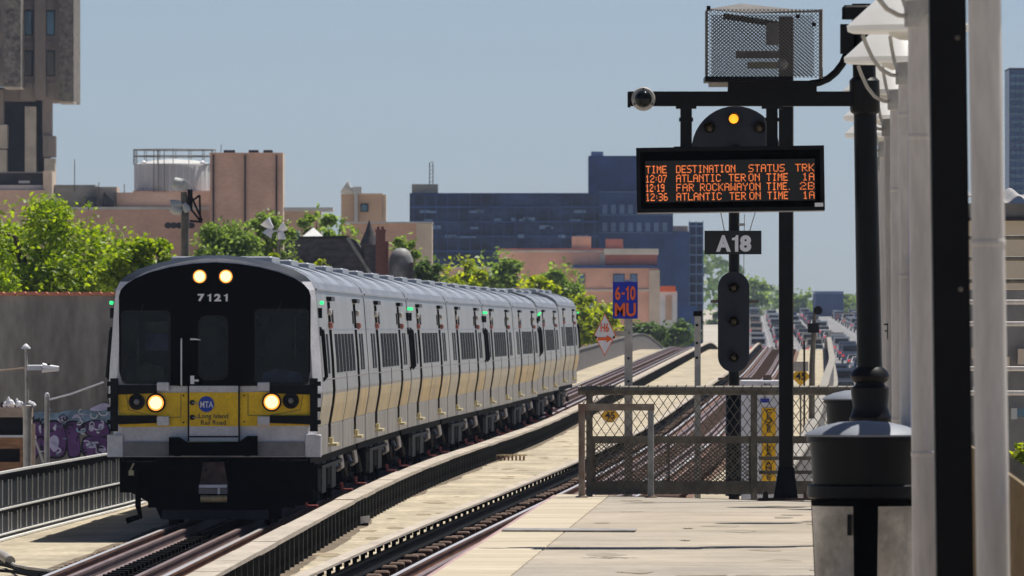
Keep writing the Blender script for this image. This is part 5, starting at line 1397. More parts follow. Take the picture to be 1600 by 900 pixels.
gb = thing('green_roof_house', 'small house with pale green roof behind the horns', 'house', (ax(455, D), D, gz(D)))
wb(MB().prism([P2 for P2 in [(ax(443, D), az(371, D)), (ax(470, D), az(371, D)), (ax(466, D), az(360, D)), (ax(446, D), az(361, D))]], D, D + 3), 'roof', mat('pale copper green', (.24, .34, .28), .7), gb)
part(gb, 'wall', M['brick_brown'], 444, 469, 371, None, D, 3, .1)

# horn poles
D = 330
hp = thing('horn_pole', 'weathered steel pole with clustered horn loudspeakers above the trees', 'pole', (ax(289, D), D, gz(D)))
wb(MB().tube([(ax(289, D), D, gz(D)), (ax(289, D), D, az(330, D)), (ax(287, D), D, az(300, D))], [.14, .12, .09], 10), 'pole', M['steelgrey'], hp, None, True)
for q in ([(281, 292, .22), (278, 287, .27), (271, 284, .2)], [(284, 296, .14), (288, 288, .22), (292, 284, .19)], [(284, 318, .10), (277, 319, .18), (268, 321, .25)], [(284, 332, .11), (276, 329, .2), (270, 324, .22)], [(287, 318, .1), (291, 325, .16), (294, 331, .13)]):
    wb(MB().tube([at(p, r_, D) + Vector((0, -.1, 0)) for p, r_, _ in q], [k[2] * .75 for k in q], 10), 'horn', M['palegrey'], hp, None, True)
for a in ((296, 300, 316, 345), (299, 315, 312, 305), (312, 305, 313, 345), (296, 345, 316, 347), (297, 325, 313, 345)):
    wb(MB().bar(at(a[0], a[1], D), at(a[2], a[3], D), .06), 'bracket_bar', M['black'], hp)
wb(MB().box(ax(293, D), ax(301, D), D - .1, D + .1, az(330, D), az(296, D)), 'mount_box', M['black'], hp)
D = 440
hp2 = thing('horn_pole', 'slim pole with pale horn loudspeakers above the dark roof', 'pole', (ax(432, D), D, gz(D)))
wb(MB().tube([(ax(436, D), D, gz(D)), (ax(436, D), D, az(362, D))], .07, 8), 'pole', M['steelgrey'], hp2, None, True)
for q in ([(426, 357, .1), (420, 352, .2), (414, 345, .32)], [(426, 360, .1), (421, 362, .2), (417, 368, .28)], [(436, 360, .1), (441, 357, .18), (446, 353, .22)], [(438, 362, .15), (440, 370, .2), (440, 374, .2)]):
    wb(MB().tube([at(p, r_, D) for p, r_, _ in q], [k[2] * .8 for k in q], 10), 'horn', M['signwhite'], hp2, None, True)
wb(MB().bar(at(424, 361, D), at(444, 360, D), .08), 'cross_arm', M['palegrey'], hp2)

# dark netted block on the skyline
M['netting'] = mat('haze blue netting', (.022, .042, .115), .9, scale=.22, var=.8, stretch=(1, 1, 1.6), fine=.35)  # haze tint over the far block is painted into the netting
M['navyblock'] = mat('dark blue cladding', (.030, .075, .22), .8, scale=.2, var=.3, fine=.15)  # blue of the distant haze is put into this base colour
M['bluewin'] = mat('pale blue window', (.12, .21, .38), .4, scale=.3, var=.2)
M['beigebox'] = mat('beige rooftop box', (.42, .35, .22), .85, scale=.6, var=.12)
D = 1400
nb = thing('netted_building', 'long dark blue block wrapped in scaffold netting on the skyline', 'building', (ax(790, D), D + 8, gz(D)))
part(nb, 'main_block', M['netting'], 640, 936, 304, None, D, 16)
part(nb, 'roof_edge', M['navyblock'], 640, 936, 301.5, 304, D, 16, .5)
for k, py in enumerate((322, 345, 368, 391)):
    part(nb, 'floor_band', M['navyblock'], 641, 935, py, py + 3, D, .4, -.35)
rr = random.Random(5)
for k, (py, n) in enumerate(((345, 6), (372, 7), (333, 5), (358, 5))):
    for j in range(n):
        a = rr.uniform(655, 905); part(nb, 'loading_bay', M['bluewin'], a, a + rr.uniform(8, 20), py - 4 + rr.uniform(-2, 2), py, D, .1, -.45)
for k in range(17): part(nb, 'scaffold_standard', M['navyblock'], 646 + k * 17.6, 647.2 + k * 17.6, 303, 400, D, .15, -.7)
part(nb, 'roof_box', M['beigebox'], 643, 684, 287, 301.4, D, 4, 4)
for px in (670.5, 676): wb(MB().bar((ax(px, D), D + 6, az(288, D)), (ax(px, D), D + 6, az(253, D)), .12), 'mast_leg', M['steelgrey'], nb)
for k in range(6): wb(MB().bar((ax(670.5, D), D + 6, az(284 - 6 * k, D)), (ax(676, D), D + 6, az(281 - 6 * k, D)), .07), 'mast_brace', M['steelgrey'], nb)
D = 1420
nv = thing('navy_building', 'taller dark blue block behind the departure board', 'building', (ax(1000, D), D + 8, gz(D)))
part(nv, 'tower_block', M['navyblock'], 920, 1052, 243, None, D, 12, 2)
part(nv, 'roof_house', M['bluewin'], 924, 943, 236, 243, D, 4, 4)
part(nv, 'wing', M['navyblock'], 935, 1051, 300, None, D, 3, -2)
part(nv, 'low_wing', M['navyblock'], 1050, 1076, 362, None, D, 6, -2)
part(nv, 'low_roof', M['brick_tan'], 1050, 1075, 353, 362, D, 4, 0)
for r_, py in enumerate((320, 348)):
    for k in range(8):
        part(nv, 'window', M['bluewin'], 941 + k * 13.4, 948.5 + k * 13.4, py, py + 14, D, .1, -2.15)
for py in (300, 336, 364): part(nv, 'string_course', M['bluewin'], 935, 1051, py - .6, py + .6, D, .1, -2.12)
st = thing('stair_tower', 'slim dark scaffold stair tower at the end of the blue block', 'tower', (ax(1088, D), D + 3, gz(D)))
part(st, 'core', M['netting'], 1077, 1099, 347, None, D, 4, 1)
for k in range(9): part(st, 'landing', M['bluewin'], 1078, 1099, 352 + 15 * k, 354.5 + 15 * k, D, .6, .3)
for px in (1077.5, 1088, 1098.5): part(st, 'upright', M['bluewin'], px - .7, px + .7, 345, 480, D, .2, .2)
# tan building with cornices
M['tanwall'] = brickmat('warm tan brick', (.90, .47, .33), (.82, .425, .30), (.84, .52, .37), 1.0)
M['redband'] = brickmat('dark red brick band', (.48, .16, .13), (.43, .145, .12), (.40, .18, .15), 1.0)
M['cornice'] = mat('pale cornice stone', (.68, .62, .53), .85, scale=.6, var=.15)
D = 1050
tb = thing('tan_building', 'tan brick building with pale cornices behind the blue sign', 'building', (ax(930, D), D + 6, gz(D)))
part(tb, 'rear_wing', M['tanwall'], 780, 946, 394, None, D, 8, 2)
part(tb, 'rear_coping', M['cornice'], 779, 946, 391, 394, D, 8.2, 1.9)
part(tb, 'roof_upstand', M['redband'], 779, 946, 388, 391, D, 8, 2.4)
part(tb, 'roof_house', M['tanwall'], 894, 924, 369, 388, D, 3, 3)
part(tb, 'roof_house', M['redband'], 947, 974, 373, 388, D, 3, 3)
part(tb, 'wing_end', M['cornice'], 938, 945.8, 396, 415, D, 4, 1.6)
part(tb, 'attic', M['redband'], 946, 1027, 398, 415, D, 8, .6)
part(tb, 'attic_cornice', M['cornice'], 944, 1029, 388.5, 398, D, 8.4, .2)
part(tb, 'main_wall', M['tanwall'], 896, 1029, 419, None, D, 8, .4)
part(tb, 'main_cornice', M['navyblock'], 893, 1031, 414.5, 419, D, 8.6, -.1)
part(tb, 'corner_strip', M['cream'], 1014, 1031, 422, None, D, 7, .2)
part(tb, 'string_course', M['cornice'], 895, 1014, 452, 455, D, .3, .2)
for a, b in ((904, 914), (958, 976), (985, 996)):
    w_ = part(tb, 'window', M['voiddark'], a, b, 428, 442, D, .1, .32); part(tb, 'pane', M['bluewin'], a + 1, b - 1, 429, 441, D, .05, .25, w_)
for a, b in ((920, 932), (985, 996)):
    w_ = part(tb, 'window', M['voiddark'], a, b, 465, 482, D, .1, .32); part(tb, 'pane', M['bluewin'], a + 1, b - 1, 466, 481, D, .05, .25, w_)
D = 1150
sf_ = thing('shop_front', 'white fronted shop with a red awning below the blue block', 'shop', (ax(1045, D), D + 3, gz(D)))
part(sf_, 'wall', M['whiteroof'], 1030, 1058, 455, None, D, 4)
part(sf_, 'door_opening', M['brick_tan'], 1040, 1050, 462, 500, D, .1, -.1)
wb(MB().prism([(ax(1030, D), az(456, D)), (ax(1056, D), az(456, D)), (ax(1055, D), az(447, D)), (ax(1032, D), az(447, D))], D - .8, D - .05), 'awning', M['signorange'], sf_)
part(sf_, 'upper_wall', M['navyblock'], 1031, 1090, 478, None, D, 3, 3)

# blue tower at the right edge
M['blueglass'] = mat('blue curtain wall', (.035, .085, .21), .35, scale=.25, var=.3)
D = 1500
bt2 = thing('blue_tower', 'tall blue office tower at the edge of the picture', 'tower', (ax(1620, D), D + 8, gz(D)))
part(bt2, 'shaft', M['blueglass'], 1577, 1700, 109, None, D, 14)
part(bt2, 'roof_edge', M['voiddark'], 1577, 1700, 106, 109, D, 14, .2)
for k in range(16): part(bt2, 'window_band', M['skyglass'], 1578, 1700, 116 + 12 * k, 121 + 12 * k, D, .1, -.1)
for k in range(9): part(bt2, 'mullion', M['navyblock'], 1578 + 8 * k, 1579.4 + 8 * k, 109, 305, D, .15, -.2)

# ---- station shelter and pipe railing behind the posts
M['corrugated'] = mat('weathered corrugated sheet', (.36, .35, .35), .6, metal=.2, scale=2, var=.2)
M['fascia'] = mat('grey fascia', (.17, .17, .165), .6, scale=2, var=.15)
M['beigewall'] = mat('beige shelter wall', (.66, .56, .43), .8, scale=1.0, var=.06)
D = 170
sh = thing('station_shelter', 'beige shelter with a corrugated roof edge behind the posts', 'shelter', (ax(1560, D), D + 1, gz(D)))
mb = MB(); n = 60; xa, xb = ax(1456, D), ax(1680, D); vs = []
for y, dz in ((D - .45, 0), (D + 2.6, .16)):
    for k in range(n + 1):
        x = xa + (xb - xa) * k / n; zz = az(312, D) + .055 * math.cos(2 * math.pi * x / .37) + dz
        vs += [(x, y, zz), (x, y, zz - .012)]
m2 = 2 * (n + 1)
fs = []
for k in range(n): fs += [(2 * k, 2 * k + 2, m2 + 2 * k + 2, m2 + 2 * k), (2 * k + 1, m2 + 2 * k + 1, m2 + 2 * k + 3, 2 * k + 3), (2 * k, 2 * k + 1, 2 * k + 3, 2 * k + 2)]
wb(mb.add(vs, fs), 'corrugated_roof', M['corrugated'], sh)
part(sh, 'fascia', M['fascia'], 1458, 1680, 318, 340, D, .1, -.2)
part(sh, 'beam', M['voiddark'], 1458, 1680, 340, 345, D, .3, -.25)
part(sh, 'wall', M['beigewall'], 1464, 1680, 345, 452, D, 2, 0)
for px in (1490, 1560, 1640): part(sh, 'shelter_post', M['fascia'], px - 4, px + 4, 452, None, D, .15, .4)
D = 150
pr = thing('pipe_railing', 'tall railing of horizontal grey pipes behind the posts', 'railing', (ax(1560, D), D, gz(D)))
for py, m in ((371, 'steelgrey'), (404, 'steelgrey'), (439, 'steelgrey'), (472, 'postwhite'), (506, 'postwhite'), (576, 'postwhite'), (614, 'postwhite')):
    wb(MB().tube([(ax(1462, D), D, az(py, D)), (ax(1690, D), D, az(py, D))], .032, 8), 'pipe', M[m], pr, None, True)
for px in (1480, 1560, 1640): wb(MB().tube([(ax(px, D), D + .07, gz(D)), (ax(px, D), D + .07, az(366, D))], .04, 8), 'upright', M['steelgrey'], pr)
D = 240
ss = thing('street_front', 'shaded shop fronts beyond the pipe railing', 'building', (ax(1580, D), D + 3, gz(D)))
part(ss, 'wall', M['roofgrey'], 1452, 1760, 452, None, D, 4)
rr = random.Random(3)
for k in range(26):
    a = 1460 + rr.uniform(0, 150); c = 460 + rr.uniform(0, 180)
    part(ss, rr.choice(('window', 'poster', 'shutter')), M[rr.choice(('palegrey', 'whiteroof', 'skyglass', 'cream', 'bluewin', 'roofgrey'))], a, a + rr.uniform(4, 18), c, c + rr.uniform(4, 26), D, .1, -.1 - .02 * k)

# ---- stucco wall with graffiti
M['stucco'] = mat('stained grey stucco', (.335, .31, .275), .92, scale=.6, var=.4, stretch=(1.2, 1, .38), fine=.22, detail=10)
M['coping'] = mat('orange clay coping', (.65, .24, .15), .8, scale=4, var=.25)
D = 250
swl = thing('stucco_wall', 'stained grey stucco wall with orange coping and purple graffiti', 'wall', (ax(80, D), D, gz(D)))
part(swl, 'wall_face', M['stucco'], -120, 200, 462, None, D, .6)
tl = MB().prism([(0, 0), (.235, 0), (.235, .055), (.19, .085), (.045, .085), (0, .055)], -.08, .66).mesh('coping_tile', M['coping'])
x = ax(-60, D)
while x < ax(196, D):
    inst(tl, 'coping_tile', swl, Vector((x, D, az(462, D) + .002 + random.uniform(-.006, .008))) - swl.location); x += .245
M['gr_purple'] = mat('purple spray paint', (.15, .06, .22), .7, scale=3, var=.3)
M['gr_dark'] = mat('dark spray outline', (.012, .010, .022), .7)
M['gr_lilac'] = mat('lilac spray highlight', (.60, .56, .78), .7, scale=3, var=.2)
M['gr_teal'] = mat('pale blue spray cloud', (.26, .38, .50), .7, scale=2.5, var=.45)
def blob(pts, m, off, name='graffiti'):
    """sprayed shape: smooth closed outline through pixel points"""
    n = len(pts); o = []
    for i in range(n):
        p0, p1, p2, p3 = (Vector(pts[(i + k) % n]) for k in (-1, 0, 1, 2))
        for t in (0, .25, .5, .75):
            o.append(.5 * ((2 * p1) + (p2 - p0) * t + (2 * p0 - 5 * p1 + 4 * p2 - p3) * t * t + (3 * p1 - p0 - 3 * p2 + p3) * t ** 3))
    return wb(MB().prism([(ax(p.x, D), az(p.y, D)) for p in o], D - off - .002, D - off), name, m, swl)
blob([(44, 650), (60, 643), (85, 645), (110, 641), (140, 640), (170, 634), (186, 640), (186, 668), (120, 668), (46, 668)], M['gr_teal'], .003)
for k, q in enumerate(([(46, 664), (62, 656), (66, 680), (60, 712), (48, 718)], [(66, 664), (82, 656), (100, 662), (106, 690), (100, 714), (78, 716), (66, 706), (62, 684)], [(102, 662), (118, 657), (130, 664), (132, 676), (124, 680), (126, 712), (108, 716), (104, 690)], [(130, 662), (150, 656), (168, 662), (172, 680), (150, 684), (134, 678)], [(130, 684), (160, 682), (176, 690), (176, 712), (132, 714)])):
    c = Vector((sum(p[0] for p in q) / len(q), sum(p[1] for p in q) / len(q)))
    blob(q, M['gr_dark'], .007 + .002 * k); blob([tuple(c + (Vector(p) - c) * .88) for p in q], M['gr_purple'], .017 + .002 * k)
for k, q in enumerate(([(76, 688), (84, 680), (92, 686), (90, 702), (84, 706), (78, 698)], [(90, 656), (98, 650), (106, 656), (98, 661)], [(112, 654), (120, 646), (128, 655), (120, 652)], [(138, 668), (144, 664), (148, 670), (142, 674)], [(154, 664), (160, 662), (163, 668), (156, 672)], [(134, 694), (146, 690), (150, 698), (140, 700)], [(150, 702), (160, 696), (166, 704), (152, 710)], [(60, 668), (64, 664), (64, 678)], [(140, 640), (160, 630), (172, 634), (160, 642)])):
    blob(q, M['gr_lilac'], .030 + .002 * k)
rg = random.Random(8)
M['gr_white'] = mat('white spray line', (.75, .74, .80), .7, scale=3, var=.15)
def stroke(pts, wd, m, off):
    """one sprayed line as a thin ribbon of paint"""
    p = [Vector((ax(a, D), 0, az(b, D))) for a, b in pts]; top = []; bot = []
    for i in range(len(p)):
        d = (p[min(i + 1, len(p) - 1)] - p[max(i - 1, 0)]).normalized(); nrm = Vector((-d.z, 0, d.x)) * wd
        top.append((p[i].x + nrm.x, D - off, p[i].z + nrm.z)); bot.append((p[i].x - nrm.x, D - off, p[i].z - nrm.z))
    n = len(p)
    wb(MB().add(top + bot, [(k, k + 1, n + k + 1, n + k) for k in range(n - 1)]), 'graffiti_stroke', m, swl)
for k in range(54):
    cx = rg.uniform(46, 178); cy = rg.uniform(642, 712); r1 = rg.uniform(2, 7); r2 = rg.uniform(2, 6); a0 = rg.uniform(0, 360); sp = rg.uniform(90, 260)
    mm = rg.choice(('gr_white', 'gr_lilac', 'gr_dark', 'gr_dark', 'gr_teal') if cy > 656 else ('gr_teal', 'gr_white', 'gr_dark', 'gr_lilac'))
    stroke([(cx + r1 * math.cos(R(a0 + sp * t / 9)), cy + r2 * math.sin(R(a0 + sp * t / 9))) for t in range(10)], rg.uniform(.008, .02), M[mm], .055 + .001 * k)
# shed and lamps in front of the wall
M['shedwood'] = mat('weathered brown boards', (.38, .20, .11), .85, scale=3, var=.3, stretch=(1, 1, 4))
M['shedpale'] = mat('pale brick frame', (.55, .42, .32), .85, scale=3, var=.2)
D = 228
sd = thing('open_shed', 'small brown shed front with dark openings behind the fence', 'shed', (ax(20, D), D, gz(D)))
part(sd, 'back', M['voiddark'], -60, 40, 640, None, D, .1, .5)  # dark sheet paints the shade inside the openings
part(sd, 'lintel', M['shedpale'], -60, 50, 637, 652, D, .5)
part(sd, 'sill_ledge', M['signwhite'], -60, 41, 680, 683.5, D, .5, -.1)
part(sd, 'apron_board', M['shedwood'], -60, 40, 684, 701, D, .4)
part(sd, 'corner_pier', M['shedpale'], 39, 49, 652, None, D, .5)
part(sd, 'inner_pier', M['shedwood'], 31, 38.5, 701, None, D, .3)
part(sd, 'floor_board', M['shedwood'], -60, 31, 722, None, D, .35)
rr = random.Random(11)
rubble = thing('rubble_pile', 'white rubble heaped along the top of the brown shed', 'rubble', (ax(28, D), D, az(637, D)))
for k in range(12):
    px = 4 + k * 4.2; s = rr.uniform(.05, .1); h_ = rr.uniform(.06, .2) + (.1 if k in (2, 3) else 0)
    wb(MB().lathe([(s * .7, az(637, D)), (s, az(637, D) + h_ * .4), (s * .6, az(637, D) + h_ * .8), (.01, az(637, D) + h_)], 7, (ax(px, D), D + .2 + rr.uniform(-.1, .1))), 'rubble_lump', M['signwhite'] if k % 4 else M['voiddark'], rubble)
D = 222
sl_ = thing('street_lamp', 'slim grey street lamp with pale cobra head before the wall', 'street lamp', (ax(42, D), D, gz(D)))
wb(MB().tube([(ax(42.5, D), D, gz(D)), (ax(42.5, D), D, az(640, D)), (ax(40.5, D), D, az(545, D))], [.055, .045, .025], 8), 'pole', M['galv'], sl_, None, True)
wb(MB().lathe([(.09, az(545, D)), (.085, az(542.5, D)), (.03, az(538, D)), (.01, az(537, D))], 12, (ax(40.5, D), D)), 'top_cap', M['signwhite'], sl_, None, True)
wb(MB().tube([at(-20, 580, D), at(20, 577, D), at(44, 574, D)], .022, 6), 'arm', M['shedpale'], sl_)
hd = wb(MB().cbox(ax(43, D), ax(67, D), D - .12, D + .12, az(578.5, D), az(570, D), .02), 'lamp_head', M['cabinet'], sl_)
wb(MB().tube([at(66, 574.5, D), at(76, 575.5, D), at(92, 576, D)], [.10, .075, .05], 8), 'lamp_visor', M['signwhite'], sl_, hd, True)
wb(MB().lathe([(.04, az(572, D)), (.04, az(568.5, D)), (.01, az(568, D))], 8, (ax(76, D), D)), 'photocell', M['black'], sl_)
wb(MB().lathe([(.08, az(735, D)), (.085, az(645, D)), (.10, az(638, D)), (.12, az(634, D)), (.03, az(632, D))], 10, (ax(42.5, D), D)), 'sleeve', M['galv'], sl_, None, True)
wb(MB().tube([at(38, 634, D), at(44, 628, D), at(52, 632, D)], .04, 6), 'wire_bundle', M['signwhite'], sl_)
bp2 = thing('bollard_post', 'thick grey post with ball cap and pale stay bar', 'post', (ax(73, D), D, gz(D)))
wb(MB().tube([(ax(72, D), D, gz(D)), (ax(73.5, D), D, az(620, D))], .052, 10), 'post', M['galv'], bp2, None, True)
wb(MB().lathe([(.035, az(621, D)), (.05, az(618, D)), (.035, az(614.5, D)), (.01, az(613.5, D))], 10, (ax(73.5, D), D)), 'ball_cap', M['signwhite'], bp2, None, True)
wb(MB().tube([at(77, 624.5, D), at(110, 616, D), at(162, 597, D)], .022, 6), 'stay_bar', M['signwhite'], bp2)
D = 226
jk = thing('leaning_board', 'pale board and stick leaning beside the grey post', 'board', (ax(52, D), D, gz(D)))
wb(MB().box(ax(49, D), ax(55, D), D, D + .05, gz(D), az(662, D)), 'board', M['shedpale'], jk)
wb(MB().bar(at(55, 688, D), at(67, 722, D), .04), 'stick', M['palegrey'], jk)
wb(MB().bar((ax(67, D), D, az(722, D)), (ax(67, D), D, gz(D)), .04), 'stick', M['palegrey'], jk)

# ---- traffic on the avenue
def prism_x(pts, x0, x1):
    return MB().add([(x0, y, z) for y, z in pts] + [(x1, y, z) for y, z in pts], [tuple(range(len(pts))), tuple(range(2 * len(pts) - 1, len(pts) - 1, -1))] + [(i, len(pts) + i, len(pts) + (i + 1) % len(pts), (i + 1) % len(pts)) for i in range(len(pts))])
car_body = prism_x([(-2.2, .35), (2.15, .35), (2.25, .6), (2.2, .85), (1.2, .95), (.6, 1.38), (-1.2, 1.42), (-1.9, .98), (-2.25, .92), (-2.28, .5)], -.88, .88)
cabv = car_body.v
car_body.v = [((x * .8 if z > 1.2 else x), y, z) for x, y, z in cabv]
def ybox(x0, x1, y0, y1, z0, z1): return MB().box(x0, x1, y0, y1, z0, z1)
glass_m = MB().add([(-.66, -1.27, 1.36), (.66, -1.27, 1.36), (.78, -1.86, 1.02), (-.78, -1.86, 1.02), (-.66, -1.30, 1.40), (.66, -1.30, 1.40), (.78, -1.93, 1.04), (-.78, -1.93, 1.04)], [(0, 1, 2, 3), (4, 7, 6, 5), (0, 4, 5, 1), (2, 6, 7, 3), (1, 5, 6, 2), (0, 3, 7, 4)]).mesh('rear_window', M['glass'])
frontglass_m = MB().add([(-.68, .66, 1.36), (.68, .66, 1.36), (.80, 1.2, 1.0), (-.80, 1.2, 1.0), (-.68, .72, 1.36), (.68, .72, 1.36), (.80, 1.26, 1.0), (-.80, 1.26, 1.0)], [(0, 3, 2, 1), (4, 5, 6, 7), (0, 1, 5, 4), (2, 3, 7, 6), (1, 2, 6, 5), (0, 4, 7, 3)]).mesh('windscreen', M['glass'])
M['taillit'] = mat('lit brake lamp', (.6, .02, .02), .3, emit=(1, .06, .05), estr=.5)
tail_m = ybox(-.12, .12, -2.31, -2.24, .68, .88).mesh('tail_light', M['taillit'])
tyre = MB().lathe([(.05, -.1), (.31, -.1), (.33, 0), (.31, .1), (.05, .1)], 14); tyre.v = [(z, x, y) for x, y, z in tyre.v]
tyre_m = tyre.mesh('wheel', M['blackmatte'])
bumper_m = ybox(-.85, .85, -2.33, -2.22, .38, .58).mesh('bumper', M['bumper'])
CC = {'black': (.015, .015, .018), 'white': (.7, .7, .7), 'silver': (.35, .36, .38), 'dark blue': (.02, .035, .09), 'red': (.30, .02, .02), 'grey': (.12, .125, .13)}
cmesh = {k: car_body.mesh('body', mat('car paint ' + k, v, .3, metal=.2, coat=.5, var=.05)) for k, v in CC.items()}
rr = random.Random(21)
names = ['black', 'black', 'white', 'silver', 'dark blue', 'grey', 'silver', 'white', 'red', 'black']
def car(x, y, colour, scale=(1, 1, 1), flip=False):
    t = thing('car', '%s car in the dense traffic on the far avenue' % colour, 'car', (x, y, gz(y) + .035), rz=R(-1.2) + (math.pi if flip else 0), group='%s cars in the avenue traffic' % colour)
    t.rotation_euler = (math.atan(.006) * (-1 if flip else 1), 0, t.rotation_euler[2]); t.scale = scale
    inst(cmesh[colour], 'body', t); inst(glass_m, 'rear_window', t); inst(frontglass_m, 'windscreen', t); inst(bumper_m, 'bumper', t)
    for s in (-1, 1):
        if not flip and rr.random() < .7: inst(tail_m, 'tail_light', t, (s * .68, 0, 0))
        for e in (-1.4, 1.4): inst(tyre_m, 'wheel', t, (s * .80, e, .33))
van_body = prism_x([(-2.6, .35), (2.6, .35), (2.65, .8), (2.4, 1.15), (1.9, 1.95), (1.5, 2.15), (-2.55, 2.2), (-2.62, .6)], -.98, .98)
van_m = {k: van_body.mesh('body', mat('van paint ' + k, v, .4, coat=.3, var=.06)) for k, v in (('white', (.75, .75, .74)), ('cream', (.62, .54, .40)), ('blue grey', (.16, .19, .26)))}
vanwin_m = ybox(-.8, .8, -2.66, -2.60, 1.35, 1.95).mesh('rear_window', M['glass'])
def van(x, y, colour):
    t = thing('van', '%s van in the dense traffic on the far avenue' % colour, 'van', (x, y, gz(y) + .035), rz=R(-1.2), group='%s vans in the avenue traffic' % colour)
    t.rotation_euler = (math.atan(.006), 0, R(-1.2))
    inst(van_m[colour], 'body', t); inst(vanwin_m, 'rear_window', t)
    for s in (-1, 1):
        inst(tail_m, 'tail_light', t, (s * .82, -.38, .1))
        for e in (-1.6, 1.6): inst(tyre_m, 'wheel', t, (s * .88, e, .33))
for lane in (1.6, 4.9, 8.3, 11.7, 18.2, 21.6, 25.0, 28.6):
    y = 770 + rr.uniform(0, 40)
    while y < 2250:
        q = rr.random()
        if q < .22: van(AVL(y) + lane, y, rr.choice(('white', 'white', 'cream', 'blue grey')))
        else: car(AVL(y) + lane, y, rr.choice(names), (1, 1, rr.choice((1, 1, 1.12, 1.25))), lane > 17)
        y += rr.uniform(22, 56) * (1 if y < 1250 else 1.25)

# ---- signs and bits standing on the viaduct
def speed_sign(px, py, D, label, half):
    zg = ZR(D) - .2
    t = thing('speed_sign', label, 'sign', (ax(px, D), D, zg))
    cx, cz = ax(px, D), az(py, D)
    wb(MB().bar((cx, D + .04, zg), (cx, D + .04, cz + half * .7), .05), 'stake', M['steelgrey'], t)
    wb(MB().prism([(cx - half, cz), (cx, cz - half), (cx + half, cz), (cx, cz + half)], D - .015, D + .01), 'plate', M['signyellow'], t)
    wt('45', half * 1.05, half * .72, M['signblack'], 'numerals', t, (cx, D - .02, cz), bold=.03)
speed_sign(953, 649, 372, 'yellow diamond speed sign 45 seen through the end fence', .33)
speed_sign(1251, 588, 330, 'yellow diamond speed sign 45 right of the tall black post', .30)
D = 300
ms = thing('distant_mast', 'slim grey signal mast with round dark head beyond the platform', 'signal', (ax(1271, D), D, ZR(D) - .3))
wb(MB().tube([(ax(1268, D), D, ZR(D) - .3), (ax(1269, D), D, az(570, D)), (ax(1273, D), D, az(486, D))], [.09, .08, .05], 8), 'mast', M['steelgrey'], ms, None, True)
wb(MB().prism(ellipse(ax(1278, D), az(485, D), pxm(7, D), pxm(7, D), 16), D - .1, D - .04), 'signal_head', M['black'], ms)
wb(MB().box(ax(1240, D), ax(1263, D), D - .12, D - .08, az(580, D), az(565, D)), 'bracket_plate', M['galv'], ms)
wb(MB().box(ax(1255, D), ax(1258, D), D - .12, D - .06, ZR(D) - .3, az(532, D)), 'side_post', M['black'], ms)
wb(MB().cbox(ax(1262, D), ax(1280, D), D - .2, D + .2, az(520, D), az(505, D), .02), 'relay_box', M['black'], ms)
D = 279
gt = thing('timber_grating', 'low brown timber grating lying on the middle walkway', 'grating', (ax(795, D), D, -.2))
for k in range(9): wb(MB().box(ax(769 + 6 * k, D), ax(772 + 6 * k, D), D - .5, D + .5, -.196, az(712, D)), 'slat', M['shedwood'], gt)
for y in (-.5, .5): wb(MB().box(ax(766, D), ax(824, D), D + y - .06, D + y + .06, az(712, D) + .003, az(710.5, D) + .003), 'bearer', M['step'], gt)
D = 186
wp = thing('white_plate', 'small white plate propped against the ribbed curb', 'plate', (ax(566, D), D, -.2))
wb(MB().prism([(ax(555, D), az(820, D)), (ax(578, D), az(815, D)), (ax(578, D), az(805, D)), (ax(555, D), az(808, D))], D - .3, D - .27), 'plate_face', M['signwhite'], wp)
wb(MB().box(ax(556, D), ax(576, D), D - .28, D - .1, -.2, -.15), 'foot', M['black'], wp)
D = 170
M['pvc'] = mat('grey pvc pipe', (.36, .34, .31), .5)
pp = thing('conduit_pipe', 'grey conduit pipe with coupling by the walkway corner', 'pipe', tuple(at(10, 866, 165)))
def gp(px, py, dz=0.0):
    d = (CH + .2 - dz) * F / (py - HZ); return (ax(px, d), d, -.2 + dz)
wb(MB().tube([gp(-30, 850, .06), gp(0, 864, .06), gp(14, 876, .06)], .055, 10), 'pipe', M['pvc'], pp, None, True)
wb(MB().tube([gp(6, 869, .06), gp(16, 877, .06)], .075, 10), 'coupling', M['pvc'], pp, None, True)
cbm = [[(14, 876), (24, 884), (45, 888), (85, 893)], [(-20, 878), (10, 884), (40, 892), (80, 897)], [(-20, 890), (20, 893), (60, 901)], [(10, 880), (30, 893), (70, 899)]]
for k, (q, lab) in enumerate(zip(cbm, ('uppermost grey cable trailing from the conduit coupling', 'long dark cable lying along the walkway corner', 'lowest dark cable at the picture corner', 'short dark cable dropping from the coupling'))):
    t = thing('cable', lab, 'cable', gp(*q[1], .02))
    wb(MB().tube([gp(a, b, .03 + .012 * k) for a, b in q], .024, 6), 'sheath', M['galv'] if k == 0 else M['under'], t, None, True)

